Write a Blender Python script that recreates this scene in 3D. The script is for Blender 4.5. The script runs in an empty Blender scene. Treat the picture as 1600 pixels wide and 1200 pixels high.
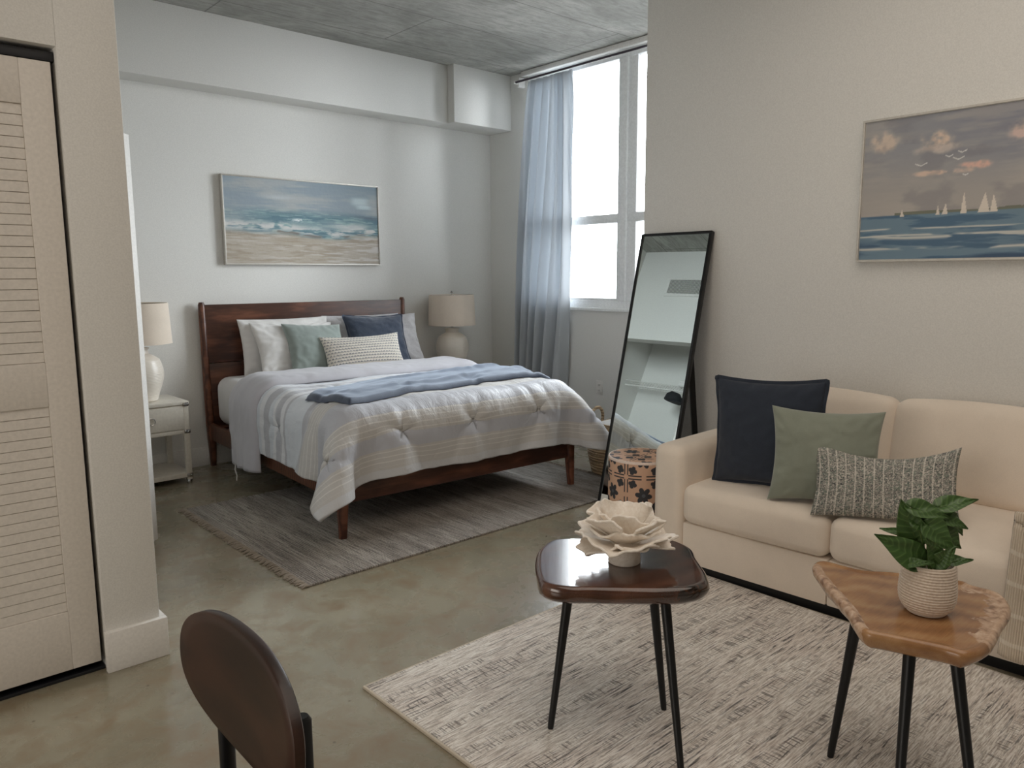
import bpy, bmesh, math, random
import numpy as np
from mathutils import Vector, Matrix, Euler
from mathutils.bvhtree import BVHTree

SC = bpy.context.scene
COL = SC.collection
R = math.radians
rng = np.random.default_rng(7)
random.seed(7)

# ------------------------------------------------------------------ helpers
def lin(c):
    out = []
    for v in c[:3]:
        v = v / 255.0
        out.append(v / 12.92 if v <= 0.04045 else ((v + 0.055) / 1.055) ** 2.4)
    return (out[0], out[1], out[2], 1.0)

def linarr(a):
    a = np.asarray(a, float) / 255.0
    return np.where(a <= 0.04045, a / 12.92, ((a + 0.055) / 1.055) ** 2.4)

def smooth_mesh(me, angle=40):
    for p in me.polygons:
        p.use_smooth = True
    if angle < 180:
        me.set_sharp_from_angle(angle=R(angle))

def link(name, me, mat, parent=None, angle=40, label=None):
    if mat is not None:
        me.materials.append(mat)
    smooth_mesh(me, angle)
    o = bpy.data.objects.new(name, me)
    COL.objects.link(o)
    if parent is not None:
        o.parent = parent
    if label:
        o['label'] = label
    return o

def obj(name, bm, mat, parent=None, angle=40, label=None):
    me = bpy.data.meshes.new(name)
    bmesh.ops.recalc_face_normals(bm, faces=bm.faces[:])
    bm.to_mesh(me)
    bm.free()
    return link(name, me, mat, parent, angle, label)

def tag(o, label, cat, group=None):
    o['label'] = label
    o['category'] = cat
    if group:
        o['group'] = group
    return o

def thing(name, label, cat, loc=(0, 0, 0), rotz=0.0, group=None):
    o = bpy.data.objects.new(name, None)
    o.empty_display_size = 0.05
    COL.objects.link(o)
    o.location = loc
    o.rotation_euler = (0, 0, rotz)
    return tag(o, label, cat, group)

def struct(name, bm, mat, parent=None, angle=40):
    o = obj(name, bm, mat, parent, angle)
    if parent is None:
        o['kind'] = 'structure'
    return o

def BM():
    return bmesh.new()

def box(bm, x0, x1, y0, y1, z0, z1, bev=0.0, seg=2, M=None):
    tmp = bmesh.new()
    r = bmesh.ops.create_cube(tmp, size=1.0)
    for v in tmp.verts:
        v.co = Vector(((x0 + x1) / 2 + v.co.x * (x1 - x0), (y0 + y1) / 2 + v.co.y * (y1 - y0), (z0 + z1) / 2 + v.co.z * (z1 - z0)))
    if bev > 0:
        bmesh.ops.bevel(tmp, geom=tmp.edges[:], offset=bev, segments=seg, profile=0.5, affect='EDGES', clamp_overlap=True)
    join(bm, tmp, M)

def join(bm, tmp, M=None):
    m = {}
    for v in tmp.verts:
        m[v] = bm.verts.new(M @ v.co if M is not None else v.co)
    for f in tmp.faces:
        try:
            bm.faces.new([m[v] for v in f.verts])
        except ValueError:
            pass
    tmp.free()

def rings(bm, ring_list, close=True, cap0=True, cap1=True):
    rows = [[bm.verts.new(p) for p in ring] for ring in ring_list]
    n = len(rows[0])
    for a, b in zip(rows[:-1], rows[1:]):
        for i in range(n if close else n - 1):
            j = (i + 1) % n
            bm.faces.new((a[i], a[j], b[j], b[i]))
    if cap0:
        bm.faces.new(rows[0][::-1])
    if cap1:
        bm.faces.new(rows[-1])
    return rows

def tube(bm, pts, rad, seg=12):
    pts = [Vector(p) for p in pts]
    if not hasattr(rad, '__len__'):
        rad = [rad] * len(pts)
    out = []
    up = Vector((0, 0, 1))
    d0 = (pts[1] - pts[0]).normalized()
    if abs(d0.z) > 0.9:
        up = Vector((1, 0, 0))
    a = d0.cross(up).normalized()
    for i, p in enumerate(pts):
        d = (pts[min(i + 1, len(pts) - 1)] - pts[max(i - 1, 0)]).normalized()
        a = (a - d * a.dot(d)).normalized()
        b = d.cross(a)
        out.append([p + (a * math.cos(t) + b * math.sin(t)) * rad[i] for t in [2 * math.pi * k / seg for k in range(seg)]])
    rings(bm, out)

def lathe(bm, prof, seg=48, c=(0, 0, 0), cap0=True, cap1=True):
    out = []
    for r, z in prof:
        out.append([Vector((c[0] + r * math.cos(2 * math.pi * k / seg), c[1] + r * math.sin(2 * math.pi * k / seg), c[2] + z)) for k in range(seg)])
    rings(bm, out, True, cap0, cap1)

def grid_mesh(name, P, uv=None, col=None, closed_u=False):
    """P: (nv, nu, 3) array -> mesh with optional uv (nv,nu,2) and point colours (nv,nu,3 linear)"""
    nv, nu = P.shape[:2]
    idx = np.arange(nv * nu).reshape(nv, nu)
    if closed_u:
        a = idx[:-1]; b = np.roll(idx, -1, 1)[:-1]; c = np.roll(idx, -1, 1)[1:]; d = idx[1:]
    else:
        a = idx[:-1, :-1]; b = idx[:-1, 1:]; c = idx[1:, 1:]; d = idx[1:, :-1]
    F = np.stack([a, b, c, d], -1).reshape(-1, 4)
    me = bpy.data.meshes.new(name)
    me.from_pydata(P.reshape(-1, 3).tolist(), [], F.tolist())
    if uv is not None:
        ul = me.uv_layers.new(name='UVMap')
        li = np.zeros(len(me.loops), dtype=np.int32)
        me.loops.foreach_get('vertex_index', li)
        ul.data.foreach_set('uv', uv.reshape(-1, 2)[li].astype(np.float32).ravel())
    if col is not None:
        at = me.color_attributes.new('Col', 'FLOAT_COLOR', 'POINT')
        c4 = np.ones((nv * nu, 4), np.float32)
        c4[:, :3] = col.reshape(-1, 3)
        at.data.foreach_set('color', c4.ravel())
    return me

# --- numpy value noise
_tab = np.random.default_rng(3).random((256, 256))
def vnoise(x, y):
    x = np.asarray(x, float); y = np.asarray(y, float)
    xi = np.floor(x).astype(int); yi = np.floor(y).astype(int)
    fx = x - xi; fy = y - yi
    fx = fx * fx * (3 - 2 * fx); fy = fy * fy * (3 - 2 * fy)
    t = lambda i, j: _tab[i % 256, j % 256]
    return (t(xi, yi) * (1 - fx) + t(xi + 1, yi) * fx) * (1 - fy) + (t(xi, yi + 1) * (1 - fx) + t(xi + 1, yi + 1) * fx) * fy
def fbm(x, y, o=4):
    s = 0; a = 0.5; n = 0
    for i in range(o):
        s = s + a * vnoise(x * 2 ** i + 17.3 * i, y * 2 ** i + 9.1 * i); n += a; a *= 0.5
    return s / n
def sstep(a, b, x):
    t = np.clip((x - a) / (b - a), 0, 1)
    return t * t * (3 - 2 * t)
def mixc(c, d, f):
    f = np.clip(f, 0, 1)[..., None]
    return c * (1 - f) + np.asarray(d, float) * f

# ------------------------------------------------------------------ materials
class NB:
    def __init__(s, name):
        s.m = bpy.data.materials.new(name); s.m.use_nodes = True
        s.t = s.m.node_tree; s.t.nodes.clear()
        s.out = s.t.nodes.new('ShaderNodeOutputMaterial')
    def n(s, typ, **kw):
        nd = s.t.nodes.new(typ)
        for k, v in kw.items():
            setattr(nd, k, v)
        return nd
    def put(s, sock, v):
        if hasattr(v, 'is_output') or isinstance(v, bpy.types.NodeSocket):
            s.t.links.new(v, sock)
        else:
            sock.default_value = v
    def coord(s, which='Object', scale=(1, 1, 1), rot=(0, 0, 0), loc=(0, 0, 0)):
        tc = s.n('ShaderNodeTexCoord'); mp = s.n('ShaderNodeMapping')
        s.t.links.new(tc.outputs[which], mp.inputs['Vector'])
        mp.inputs['Scale'].default_value = scale; mp.inputs['Rotation'].default_value = rot; mp.inputs['Location'].default_value = loc
        return mp.outputs[0]
    def noise(s, vec, scale=5, detail=4, rough=0.5, dist=0.0):
        nd = s.n('ShaderNodeTexNoise')
        s.put(nd.inputs['Vector'], vec); nd.inputs['Scale'].default_value = scale
        nd.inputs['Detail'].default_value = detail; nd.inputs['Roughness'].default_value = rough
        nd.inputs['Distortion'].default_value = dist
        return nd.outputs['Fac']
    def wave(s, vec, scale=5, dist=0, detail=2, dscale=1, direction='X', typ='BANDS'):
        nd = s.n('ShaderNodeTexWave', wave_type=typ)
        if typ == 'BANDS': nd.bands_direction = direction
        s.put(nd.inputs['Vector'], vec)
        nd.inputs['Scale'].default_value = scale; nd.inputs['Distortion'].default_value = dist
        nd.inputs['Detail'].default_value = detail; nd.inputs['Detail Scale'].default_value = dscale
        return nd.outputs['Fac']
    def vor(s, vec, scale=5, feature='F1'):
        nd = s.n('ShaderNodeTexVoronoi', feature=feature)
        s.put(nd.inputs['Vector'], vec); nd.inputs['Scale'].default_value = scale
        return nd.outputs['Distance']
    def ramp(s, fac, stops, interp='LINEAR'):
        nd = s.n('ShaderNodeValToRGB'); cr = nd.color_ramp; cr.interpolation = interp
        while len(cr.elements) < len(stops): cr.elements.new(0.5)
        for e, (p, c) in zip(cr.elements, stops):
            e.position = p; e.color = c if len(c) == 4 else (*c, 1)
        s.put(nd.inputs[0], fac)
        return nd.outputs[0]
    def mix(s, f, a, b, mode='MIX'):
        nd = s.n('ShaderNodeMix', data_type='RGBA', blend_type=mode)
        s.put(nd.inputs[0], f); s.put(nd.inputs[6], a); s.put(nd.inputs[7], b)
        return nd.outputs[2]
    def math(s, op, a, b=0.0, clamp=False):
        nd = s.n('ShaderNodeMath', operation=op); nd.use_clamp = clamp
        s.put(nd.inputs[0], a); s.put(nd.inputs[1], b)
        return nd.outputs[0]
    def bump(s, h, strength=0.2, dist=0.01):
        nd = s.n('ShaderNodeBump')
        nd.inputs['Strength'].default_value = strength; nd.inputs['Distance'].default_value = dist
        s.put(nd.inputs['Height'], h)
        return nd.outputs[0]
    def bsdf(s, color, rough=0.5, normal=None, **kw):
        b = s.n('ShaderNodeBsdfPrincipled')
        s.put(b.inputs['Base Color'], color); s.put(b.inputs['Roughness'], rough)
        if normal is not None: s.t.links.new(normal, b.inputs['Normal'])
        for k, v in kw.items():
            s.put(b.inputs[k], v)
        s.t.links.new(b.outputs[0], s.out.inputs[0])
        return s.m
    def attr(s, name='Col'):
        nd = s.n('ShaderNodeAttribute'); nd.attribute_name = name
        return nd.outputs['Color']

def plain(name, rgb, rough=0.5, bumpscale=0, bstr=0.1, **kw):
    b = NB(name)
    nrm = None
    col = lin(rgb)
    if bumpscale:
        nz = b.noise(b.coord(), bumpscale, 3)
        nrm = b.bump(nz, bstr, 0.004)
        c2 = tuple(min(1, v * 1.06) for v in col[:3]) + (1,); c1 = tuple(v * 0.94 for v in col[:3]) + (1,)
        col = b.ramp(nz, [(0.3, c1), (0.7, c2)])
    return b.bsdf(col, rough, nrm, **kw)

def fabric(name, rgb, weave=700, var=0.10, rough=0.9, sheen=0.3, bstr=0.25, tint=None, big=6):
    b = NB(name)
    co = b.coord()
    n1 = b.noise(co, weave, 2, 0.6)
    n2 = b.noise(co, big, 4, 0.6)
    c = lin(rgb)
    lo = tuple(v * (1 - var) for v in c[:3]) + (1,); hi = tuple(min(1, v * (1 + var)) for v in c[:3]) + (1,)
    base = b.ramp(n1, [(0.3, lo), (0.7, hi)])
    base = b.mix(b.ramp(n2, [(0.35, (0, 0, 0)), (0.7, (1, 1, 1))]), base, b.mix(1.0, base, (0.93, 0.93, 0.93, 1), 'MULTIPLY'))
    nrm = b.bump(n1, bstr, 0.002)
    kw = {'Sheen Weight': sheen, 'Sheen Roughness': 0.5}
    if tint: kw['Sheen Tint'] = tint
    return b.bsdf(base, rough, nrm, **kw)

def wood(name, dark, mid, light, rough=0.35, scale=(1, 1, 1), rot=(0, 0, 0), ring=5.0, dist=4.0, coat=0.0, coords='Object', bstr=0.05, band=0.45, edge=None):
    b = NB(name)
    co = b.coord(coords, scale, rot)
    n = b.noise(co, 2.2, 6, 0.6, 0.6)
    w = b.wave(co, ring, dist, 4, 1.2, 'Y')
    fine = b.noise(b.coord(coords, tuple(v * 1 for v in (scale[0] * 1.2, scale[1] * 26, scale[2] * 26)), rot), 5, 4, 0.6)
    f = b.math('ADD', b.math('MULTIPLY', w, band), b.math('MULTIPLY', n, 1 - band))
    f = b.math('ADD', b.math('MULTIPLY', f, 0.75), b.math('MULTIPLY', fine, 0.25))
    c = b.ramp(f, [(0.28, lin(dark)), (0.5, lin(mid)), (0.72, lin(light))])
    if edge:
        e0, e1, e2, thr = edge
        sp = b.n('ShaderNodeSeparateColor'); b.t.links.new(b.attr('Col'), sp.inputs[0])
        en = b.noise(b.coord(), 20, 4, 0.6, 0.4); en2 = b.noise(b.coord(), 36, 3, 0.6, 0.6)
        f2 = b.math('ADD', sp.outputs[0], b.math('MULTIPLY', b.math('SUBTRACT', en, 0.5), 1.2))
        mk = b.ramp(f2, [(thr - 0.04, (0, 0, 0)), (thr + 0.04, (1, 1, 1))])
        c = b.mix(mk, c, b.ramp(en2, [(0.3, lin(e0)), (0.5, lin(e1)), (0.7, lin(e2))]))
    return b.bsdf(c, rough, b.bump(fine, bstr, 0.002), **({'Coat Weight': coat, 'Coat Roughness': 0.04} if coat else {}))

def painted(name, rough=0.8, bstr=0.12, bscale=60, **kw):
    b = NB(name)
    c = b.attr('Col')
    return b.bsdf(c, rough, b.bump(b.noise(b.coord(), bscale, 4), bstr, 0.003), **kw)

M = {}
M['wall'] = plain('white_wall_paint', (224, 223, 219), 0.7, 180, 0.04)
M['trim'] = plain('white_trim_paint', (228, 226, 222), 0.45, 90, 0.03)
M['door'] = plain('white_door_paint', (222, 216, 208), 0.5, 90, 0.03)
M['black_metal'] = plain('black_metal', (24, 25, 27), 0.38, 200, 0.03, Metallic=0.3)
M['dark_void'] = plain('dark_track_metal', (22, 24, 30), 0.5, 50, 0.02)
M['chrome'] = plain('chrome', (200, 200, 198), 0.18, 0, Metallic=1.0)
M['win_frame'] = plain('white_window_frame', (238, 240, 241), 0.4, 60, 0.02)
M['plastic'] = plain('white_plastic', (226, 224, 220), 0.35, 60, 0.02)

# polished concrete floor
b = NB('polished_concrete')
co = b.coord('Object')
n1 = b.noise(co, 1.1, 6, 0.6, 0.4); n2 = b.noise(co, 7, 5, 0.65, 0.5); n3 = b.noise(co, 120, 3, 0.6)
c = b.ramp(n1, [(0.3, lin((122, 115, 97))), (0.5, lin((143, 137, 118))), (0.7, lin((162, 156, 137)))])
c = b.mix(b.ramp(n2, [(0.45, (0, 0, 0)), (0.75, (1, 1, 1))]), c, lin((132, 112, 88)))
c = b.mix(b.ramp(n3, [(0.66, (0, 0, 0)), (0.72, (0.6, 0.6, 0.6))]), c, lin((176, 166, 144)))
sp = b.vor(co, 9.0)
c = b.mix(b.ramp(sp, [(0.03, (0.8, 0.8, 0.8)), (0.06, (0, 0, 0))]), c, lin((84, 74, 60)))
M['floor'] = b.bsdf(c, b.ramp(n2, [(0.3, (0.2, 0.2, 0.2)), (0.7, (0.36, 0.36, 0.36))]), b.bump(n1, 0.05, 0.01), **{'Coat Weight': 0.5, 'Coat Roughness': 0.14})

# board-marked raw concrete ceiling
b = NB('raw_concrete')
co = b.coord('Object')
n1 = b.noise(co, 1.6, 7, 0.62, 0.6)
n2 = b.noise(b.coord('Object', (3, 14, 1)), 2.2, 6, 0.7, 0.5)
n3 = b.noise(co, 40, 4, 0.7)
c = b.ramp(n1, [(0.3, lin((142, 142, 136))), (0.55, lin((175, 175, 169))), (0.75, lin((202, 201, 195)))])
c = b.mix(b.ramp(n2, [(0.42, (0, 0, 0)), (0.72, (0.75, 0.75, 0.75))]), c, lin((124, 123, 117)))
c = b.mix(b.ramp(n3, [(0.68, (0, 0, 0)), (0.75, (0.7, 0.7, 0.7))]), c, lin((88, 86, 80)))
br = b.n('ShaderNodeTexBrick'); b.t.links.new(b.coord('Object', (1, 1, 1), (0, 0, 0), (0.35, 0.42, 0)), br.inputs['Vector'])
br.offset = 0.5; br.inputs['Scale'].default_value = 1.0; br.inputs['Mortar Size'].default_value = 0.006
br.inputs['Brick Width'].default_value = 2.44; br.inputs['Row Height'].default_value = 0.61; br.inputs['Mortar Smooth'].default_value = 0.3
c = b.mix(b.math('MULTIPLY', br.outputs['Fac'], 0.55), c, lin((92, 91, 86)))
h = b.math('SUBTRACT', b.math('ADD', n2, b.math('MULTIPLY', n3, 0.4)), b.math('MULTIPLY', br.outputs['Fac'], 0.6))
M['ceiling'] = b.bsdf(c, 0.85, b.bump(h, 0.5, 0.012))

M['bedwood'] = wood('walnut_bed_wood', (60, 33, 23), (96, 57, 41), (124, 79, 58), 0.38, (0.9, 4, 4), ring=3, dist=5)
M['chairwood'] = wood('dark_walnut_ply', (28, 14, 9), (46, 25, 16), (62, 36, 25), 0.4, (3, 0.8, 3), (0, 0, R(90)), ring=3, dist=4)
M['sheet'] = fabric('white_bed_linen', (214, 213, 214), 500, 0.04, 0.85, 0.1, 0.1)
M['pillow_white'] = fabric('white_pillow_cotton', (222, 220, 218), 500, 0.04, 0.85, 0.1, 0.12)
M['pillow_grey'] = fabric('pale_grey_sham', (200, 198, 200), 90, 0.08, 0.85, 0.15, 0.15)
M['sage'] = fabric('sage_velvet', (138, 149, 144), 900, 0.12, 0.8, 0.6, 0.2)
M['sage_sofa'] = fabric('sage_velvet_dark', (134, 140, 126), 900, 0.12, 0.8, 0.5, 0.2)
M['navy'] = fabric('navy_chenille', (52, 64, 84), 260, 0.45, 0.9, 0.5, 0.5)
M['navy_sofa'] = fabric('navy_velvet', (36, 44, 58), 420, 0.25, 0.85, 0.15, 0.35)
M['throw'] = fabric('navy_knit_throw', (52, 62, 82), 160, 0.3, 0.7, 0.8, 0.5, (0.75, 0.85, 1, 1))
M['sofa'] = fabric('beige_sofa_fabric', (232, 219, 204), 650, 0.07, 0.95, 0.25, 0.2)
b = NB('pale_grey_curtain')
df = b.n('ShaderNodeBsdfDiffuse'); df.inputs[0].default_value = lin((206, 210, 214)); tlc = b.n('ShaderNodeBsdfTranslucent'); tlc.inputs[0].default_value = lin((204, 208, 212))
mx = b.n('ShaderNodeMixShader'); mx.inputs[0].default_value = 0.34
b.t.links.new(df.outputs[0], mx.inputs[1]); b.t.links.new(tlc.outputs[0], mx.inputs[2]); b.t.links.new(mx.outputs[0], b.out.inputs[0]); M['curtain'] = b.m
M['shade'] = fabric('linen_lamp_shade', (226, 212, 196), 420, 0.08, 0.95, 0.1, 0.15)
M['nightstand'] = plain('cream_lacquer', (212, 206, 194), 0.35, 60, 0.02)
M['kraft'] = plain('white_tag', (232, 232, 228), 0.7)

# mirror glass
M['mirror'] = plain('mirror_silver', (222, 230, 228), 0.0, 0, Metallic=1.0)
# window glass: see-through with a Fresnel reflection
b = NB('window_glass')
tr = b.n('ShaderNodeBsdfTransparent'); gl = b.n('ShaderNodeBsdfGlossy'); gl.inputs['Roughness'].default_value = 0.02
fr = b.n('ShaderNodeFresnel'); fr.inputs[0].default_value = 1.3
mx = b.n('ShaderNodeMixShader'); b.t.links.new(fr.outputs[0], mx.inputs[0]); b.t.links.new(tr.outputs[0], mx.inputs[1]); b.t.links.new(gl.outputs[0], mx.inputs[2])
b.t.links.new(mx.outputs[0], b.out.inputs[0]); M['glass'] = b.m

# comforter stripes run across the bed, v is the distance along the bed
b = NB('striped_comforter')
uv = b.n('ShaderNodeUVMap'); sep = b.n('ShaderNodeSeparateXYZ'); b.t.links.new(uv.outputs[0], sep.inputs[0])
g, w_, be = lin((178, 180, 188)), lin((220, 222, 227)), lin((188, 186, 184))
lb = lin((206, 212, 220))
stops = [(0.0, lin((194, 195, 198))), (0.022, be), (0.075, g), (0.115, be), (0.165, g), (0.245, be), (0.32, g), (0.36, lb), (0.47, g), (0.485, w_), (0.515, g), (0.555, w_), (0.58, lb), (0.60, g), (0.64, w_), (0.665, lb), (0.685, g), (0.725, w_), (0.75, lb), (0.77, g), (0.81, w_), (0.835, lb), (0.86, w_), (0.885, g), (0.92, g)]
c = b.ramp(sep.outputs[1], stops, 'CONSTANT')
ln = b.math('SINE', b.math('MULTIPLY', sep.outputs[1], 2 * math.pi / 0.0135))
inb = b.ramp(sep.outputs[1], [(0, (0, 0, 0)), (0.03, (1, 1, 1)), (0.075, (0, 0, 0)), (0.115, (1, 1, 1)), (0.17, (0, 0, 0)), (0.245, (1, 1, 1)), (0.325, (0, 0, 0))], 'CONSTANT')
lm = b.math('MULTIPLY', b.ramp(ln, [(0.75, (0, 0, 0)), (0.9, (1, 1, 1))]), inb)
c = b.mix(b.math('MULTIPLY', lm, 0.5), c, lin((224, 222, 218)))
wv = b.noise(b.coord('UV', (300, 300, 300)), 3, 2)
wr = b.noise(b.coord('Object', (9, 3, 6)), 2.2, 5, 0.6, 0.8)
M['comforter'] = b.bsdf(c, 0.5, b.bump(b.math('ADD', b.math('MULTIPLY', wr, 1.0), b.math('MULTIPLY', wv, 0.08)), 0.35, 0.02), **{'Sheen Weight': 0.3})
M['comforter_back'] = fabric('comforter_underside', (190, 189, 196), 420, 0.04, 0.75, 0.25, 0.1)

# bedroom rug: grey-brown weave with rows along its width
b = NB('woven_rug_grey')
co = b.coord('Object')
rows = b.wave(co, 26, 1.5, 2, 3, 'X')
n0 = b.noise(b.coord('Object', (9, 0.7, 1)), 1.6, 4, 0.6)
n1 = b.noise(b.coord('Object', (80, 3, 1)), 1.5, 4, 0.75)
n2 = b.noise(co, 210, 2)
c = b.ramp(n0, [(0.36, lin((124, 116, 110))), (0.5, lin((160, 152, 144))), (0.64, lin((190, 183, 175)))])
c = b.mix(b.math('MULTIPLY', b.ramp(n1, [(0.5, (0, 0, 0)), (0.57, (1, 1, 1))]), 0.8), c, lin((78, 72, 70)))
tw = b.wave(b.coord('Object', (1, 1, 1), (0, 0, R(35))), 42, 1.0, 2, 2, 'X')
c = b.mix(b.math('MULTIPLY', b.ramp(tw, [(0.2, (1, 1, 1)), (0.55, (0, 0, 0))]), b.math('MULTIPLY', b.ramp(n0, [(0.44, (0, 0, 0)), (0.5, (1, 1, 1))]), 0.5)), c, lin((90, 84, 80)))
c = b.mix(b.math('MULTIPLY', b.ramp(n2, [(0.5, (0, 0, 0)), (0.66, (1, 1, 1))]), 0.5), c, lin((196, 190, 182)))
c = b.mix(b.math('MULTIPLY', b.ramp(rows, [(0.0, (1, 1, 1)), (0.3, (0, 0, 0))]), 0.4), c, lin((70, 66, 64)))
M['rug_grey'] = b.bsdf(c, 0.95, b.bump(b.math('ADD', rows, n2), 0.5, 0.006))
M['fringe'] = fabric('rug_fringe_yarn', (140, 128, 114), 300, 0.2, 0.95)

# living rug: cream with distressed charcoal streaks along X
b = NB('distressed_rug')
co = b.coord('Object')
st = b.noise(b.coord('Object', (3.0, 62, 1)), 2.0, 6, 0.75, 0.5)
st2 = b.noise(b.coord('Object', (6, 84, 1)), 2.2, 5, 0.85, 0.3)
patch = b.noise(b.coord('Object', (1.0, 1.8, 1)), 2.6, 4, 0.65, 0.5)
cross = b.noise(b.coord('Object', (95, 7, 1)), 1.6, 3, 0.7)
crossmask = b.noise(b.coord('Object', (0.7, 11, 1)), 1.5, 2, 0.5)
fine = b.noise(co, 230, 2)
c = b.ramp(st2, [(0.40, lin((170, 160, 151))), (0.5, lin((228, 221, 212))), (0.57, lin((253, 250, 245)))])
c = b.mix(b.math('MULTIPLY', b.ramp(patch, [(0.42, (0, 0, 0)), (0.62, (1, 1, 1))]), 0.3), c, lin((212, 196, 187)))
dk = b.math('MULTIPLY', b.ramp(st, [(0.545, (0, 0, 0)), (0.585, (1, 1, 1))]), b.ramp(patch, [(0.40, (0.1, 0.1, 0.1)), (0.58, (1, 1, 1))]))
c = b.mix(b.math('MULTIPLY', dk, 0.92), c, lin((66, 63, 64)))
dk2 = b.math('MULTIPLY', b.ramp(cross, [(0.53, (0, 0, 0)), (0.57, (1, 1, 1))]), b.ramp(crossmask, [(0.52, (0, 0, 0)), (0.58, (1, 1, 1))]))
c = b.mix(b.math('MULTIPLY', dk2, 0.7), c, lin((92, 84, 80)))
c = b.mix(b.math('MULTIPLY', b.ramp(fine, [(0.5, (0, 0, 0)), (0.7, (1, 1, 1))]), 0.08), c, lin((130, 122, 114)))
M['rug_cream'] = b.bsdf(c, 0.95, b.bump(b.math('ADD', st2, fine), 0.5, 0.006))
M['rug_edge'] = fabric('rug_binding', (196, 184, 166), 400, 0.15, 0.95)

M['table_red'] = wood('lacquered_acacia', (44, 25, 18), (78, 48, 36), (114, 76, 58), 0.14, (1.2, 4.5, 3), (0, 0, R(42)), ring=1.2, dist=5, coat=0.8, band=0.15, edge=((20, 14, 12), (34, 22, 16), (96, 58, 38), 0.62))
M['table_gold'] = wood('lacquered_teak', (120, 80, 50), (158, 115, 75), (184, 145, 103), 0.26, (2.0, 4, 4), (0, 0, R(70)), ring=1.6, dist=8, coat=0.25, band=0.22, edge=((126, 92, 68), (186, 152, 124), (212, 184, 158), 0.5))
M['bark'] = plain('dark_bark', (48, 32, 24), 0.6, 60, 0.6)
M['live_edge'] = wood('pale_live_edge', (120, 84, 58), (176, 138, 106), (206, 176, 148), 0.2, (9, 14, 9), ring=3, dist=6, coat=0.5, bstr=0.3)

b = NB('ceramic_cream'); M['ceramic'] = b.bsdf(lin((228, 220, 208)), 0.28, b.bump(b.noise(b.coord(), 30, 3), 0.05, 0.004))
b = NB('stoneware_cream'); n = b.noise(b.coord(), 90, 4, 0.7)
M['stoneware'] = b.bsdf(b.ramp(n, [(0.35, lin((230, 220, 208))), (0.7, lin((246, 240, 231)))]), 0.6, b.bump(n, 0.25, 0.003))
b = NB('pot_ceramic'); sp = b.n('ShaderNodeSeparateXYZ'); b.t.links.new(b.coord(), sp.inputs[0])
n = b.noise(b.coord(), 160, 3)
M['pot'] = b.bsdf(b.ramp(n, [(0.3, lin((206, 188, 172))), (0.7, lin((226, 212, 196)))]), 0.5, b.bump(n, 0.08, 0.002))
b = NB('pothos_leaf'); uvn = b.n('ShaderNodeUVMap'); sp = b.n('ShaderNodeSeparateXYZ'); b.t.links.new(uvn.outputs[0], sp.inputs[0])
vein = b.math('SINE', b.math('MULTIPLY', b.math('SUBTRACT', sp.outputs[1], b.math('MULTIPLY', b.math('ABSOLUTE', b.math('SUBTRACT', sp.outputs[0], 0.5)), 0.5)), 46.0))
lc = b.ramp(vein, [(0.0, lin((64, 92, 46))), (0.85, lin((72, 102, 52))), (1.0, lin((90, 118, 66)))])
M['leaf'] = b.bsdf(lc, 0.4, b.bump(vein, 0.15, 0.002))
M['stem'] = plain('green_stem', (90, 116, 56), 0.5)
b = NB('white_gravel'); M['gravel'] = b.bsdf(b.ramp(b.noise(b.coord(), 120, 2), [(0.3, lin((150, 142, 122))), (0.6, lin((232, 226, 210)))]), 0.7)
b = NB('woven_seagrass'); co = b.coord()
w1 = b.wave(co, 14, 2.0, 2, 4, 'Z'); n = b.noise(b.coord('Object', (30, 30, 90)), 2, 3, 0.7)
M['seagrass'] = b.bsdf(b.mix(b.math('MULTIPLY', n, 0.5), b.ramp(w1, [(0.1, lin((116, 92, 66))), (0.5, lin((190, 164, 130)))]), lin((206, 184, 152))), 0.8, b.bump(b.math('ADD', w1, n), 0.6, 0.008))
M['painted'] = painted('painted_pattern', 0.7)
M['canvas'] = painted('oil_on_canvas', 0.55, 0.35, 45)
M['frame'] = plain('champagne_frame', (202, 198, 190), 0.4, 60, 0.03, Metallic=0.2)
# throw on the sofa arm
b = NB('cream_waffle_throw'); co = b.coord('UV')
gx = b.wave(b.coord('UV', (1, 1, 1)), 22, 0.6, 2, 2, 'X'); gy = b.wave(co, 3.2, 0.4, 2, 2, 'Y')
fine = b.noise(b.coord('UV', (160, 500, 1)), 1, 2)
c = b.ramp(gx, [(0.15, lin((206, 190, 168))), (0.6, lin((228, 214, 194)))])
c = b.mix(b.ramp(gy, [(0.92, (0, 0, 0)), (0.97, (1, 1, 1))]), c, lin((238, 227, 210)))
M['cream_throw'] = b.bsdf(c, 0.95, b.bump(b.math('ADD', b.math('ADD', gx, fine), gy), 0.5, 0.008), **{'Sheen Weight': 0.2})

# ------------------------------------------------------------------ camera
f_px, yaw, pitch, roll, CAMH = 1197.23, 0.732805, 0.141018, 0.005793, 1.36
fw = Vector((math.sin(yaw) * math.cos(pitch), math.cos(yaw) * math.cos(pitch), -math.sin(pitch)))
rt = Vector((math.cos(yaw), -math.sin(yaw), 0)); dn = fw.cross(rt)
r2 = math.cos(roll) * rt + math.sin(roll) * dn
d2 = -math.sin(roll) * rt + math.cos(roll) * dn
cam = bpy.data.cameras.new('camera'); co_ = bpy.data.objects.new('camera', cam); COL.objects.link(co_)
mw = Matrix.Identity(4)
for i in range(3):
    mw[i][0] = r2[i]; mw[i][1] = -d2[i]; mw[i][2] = -fw[i]
mw.translation = Vector((0, 0, CAMH)); co_.matrix_world = mw
cam.sensor_fit = 'HORIZONTAL'; cam.sensor_width = 36.0; cam.lens = f_px / 1600.0 * 36.0; cam.clip_start = 0.05
SC.camera = co_

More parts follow.
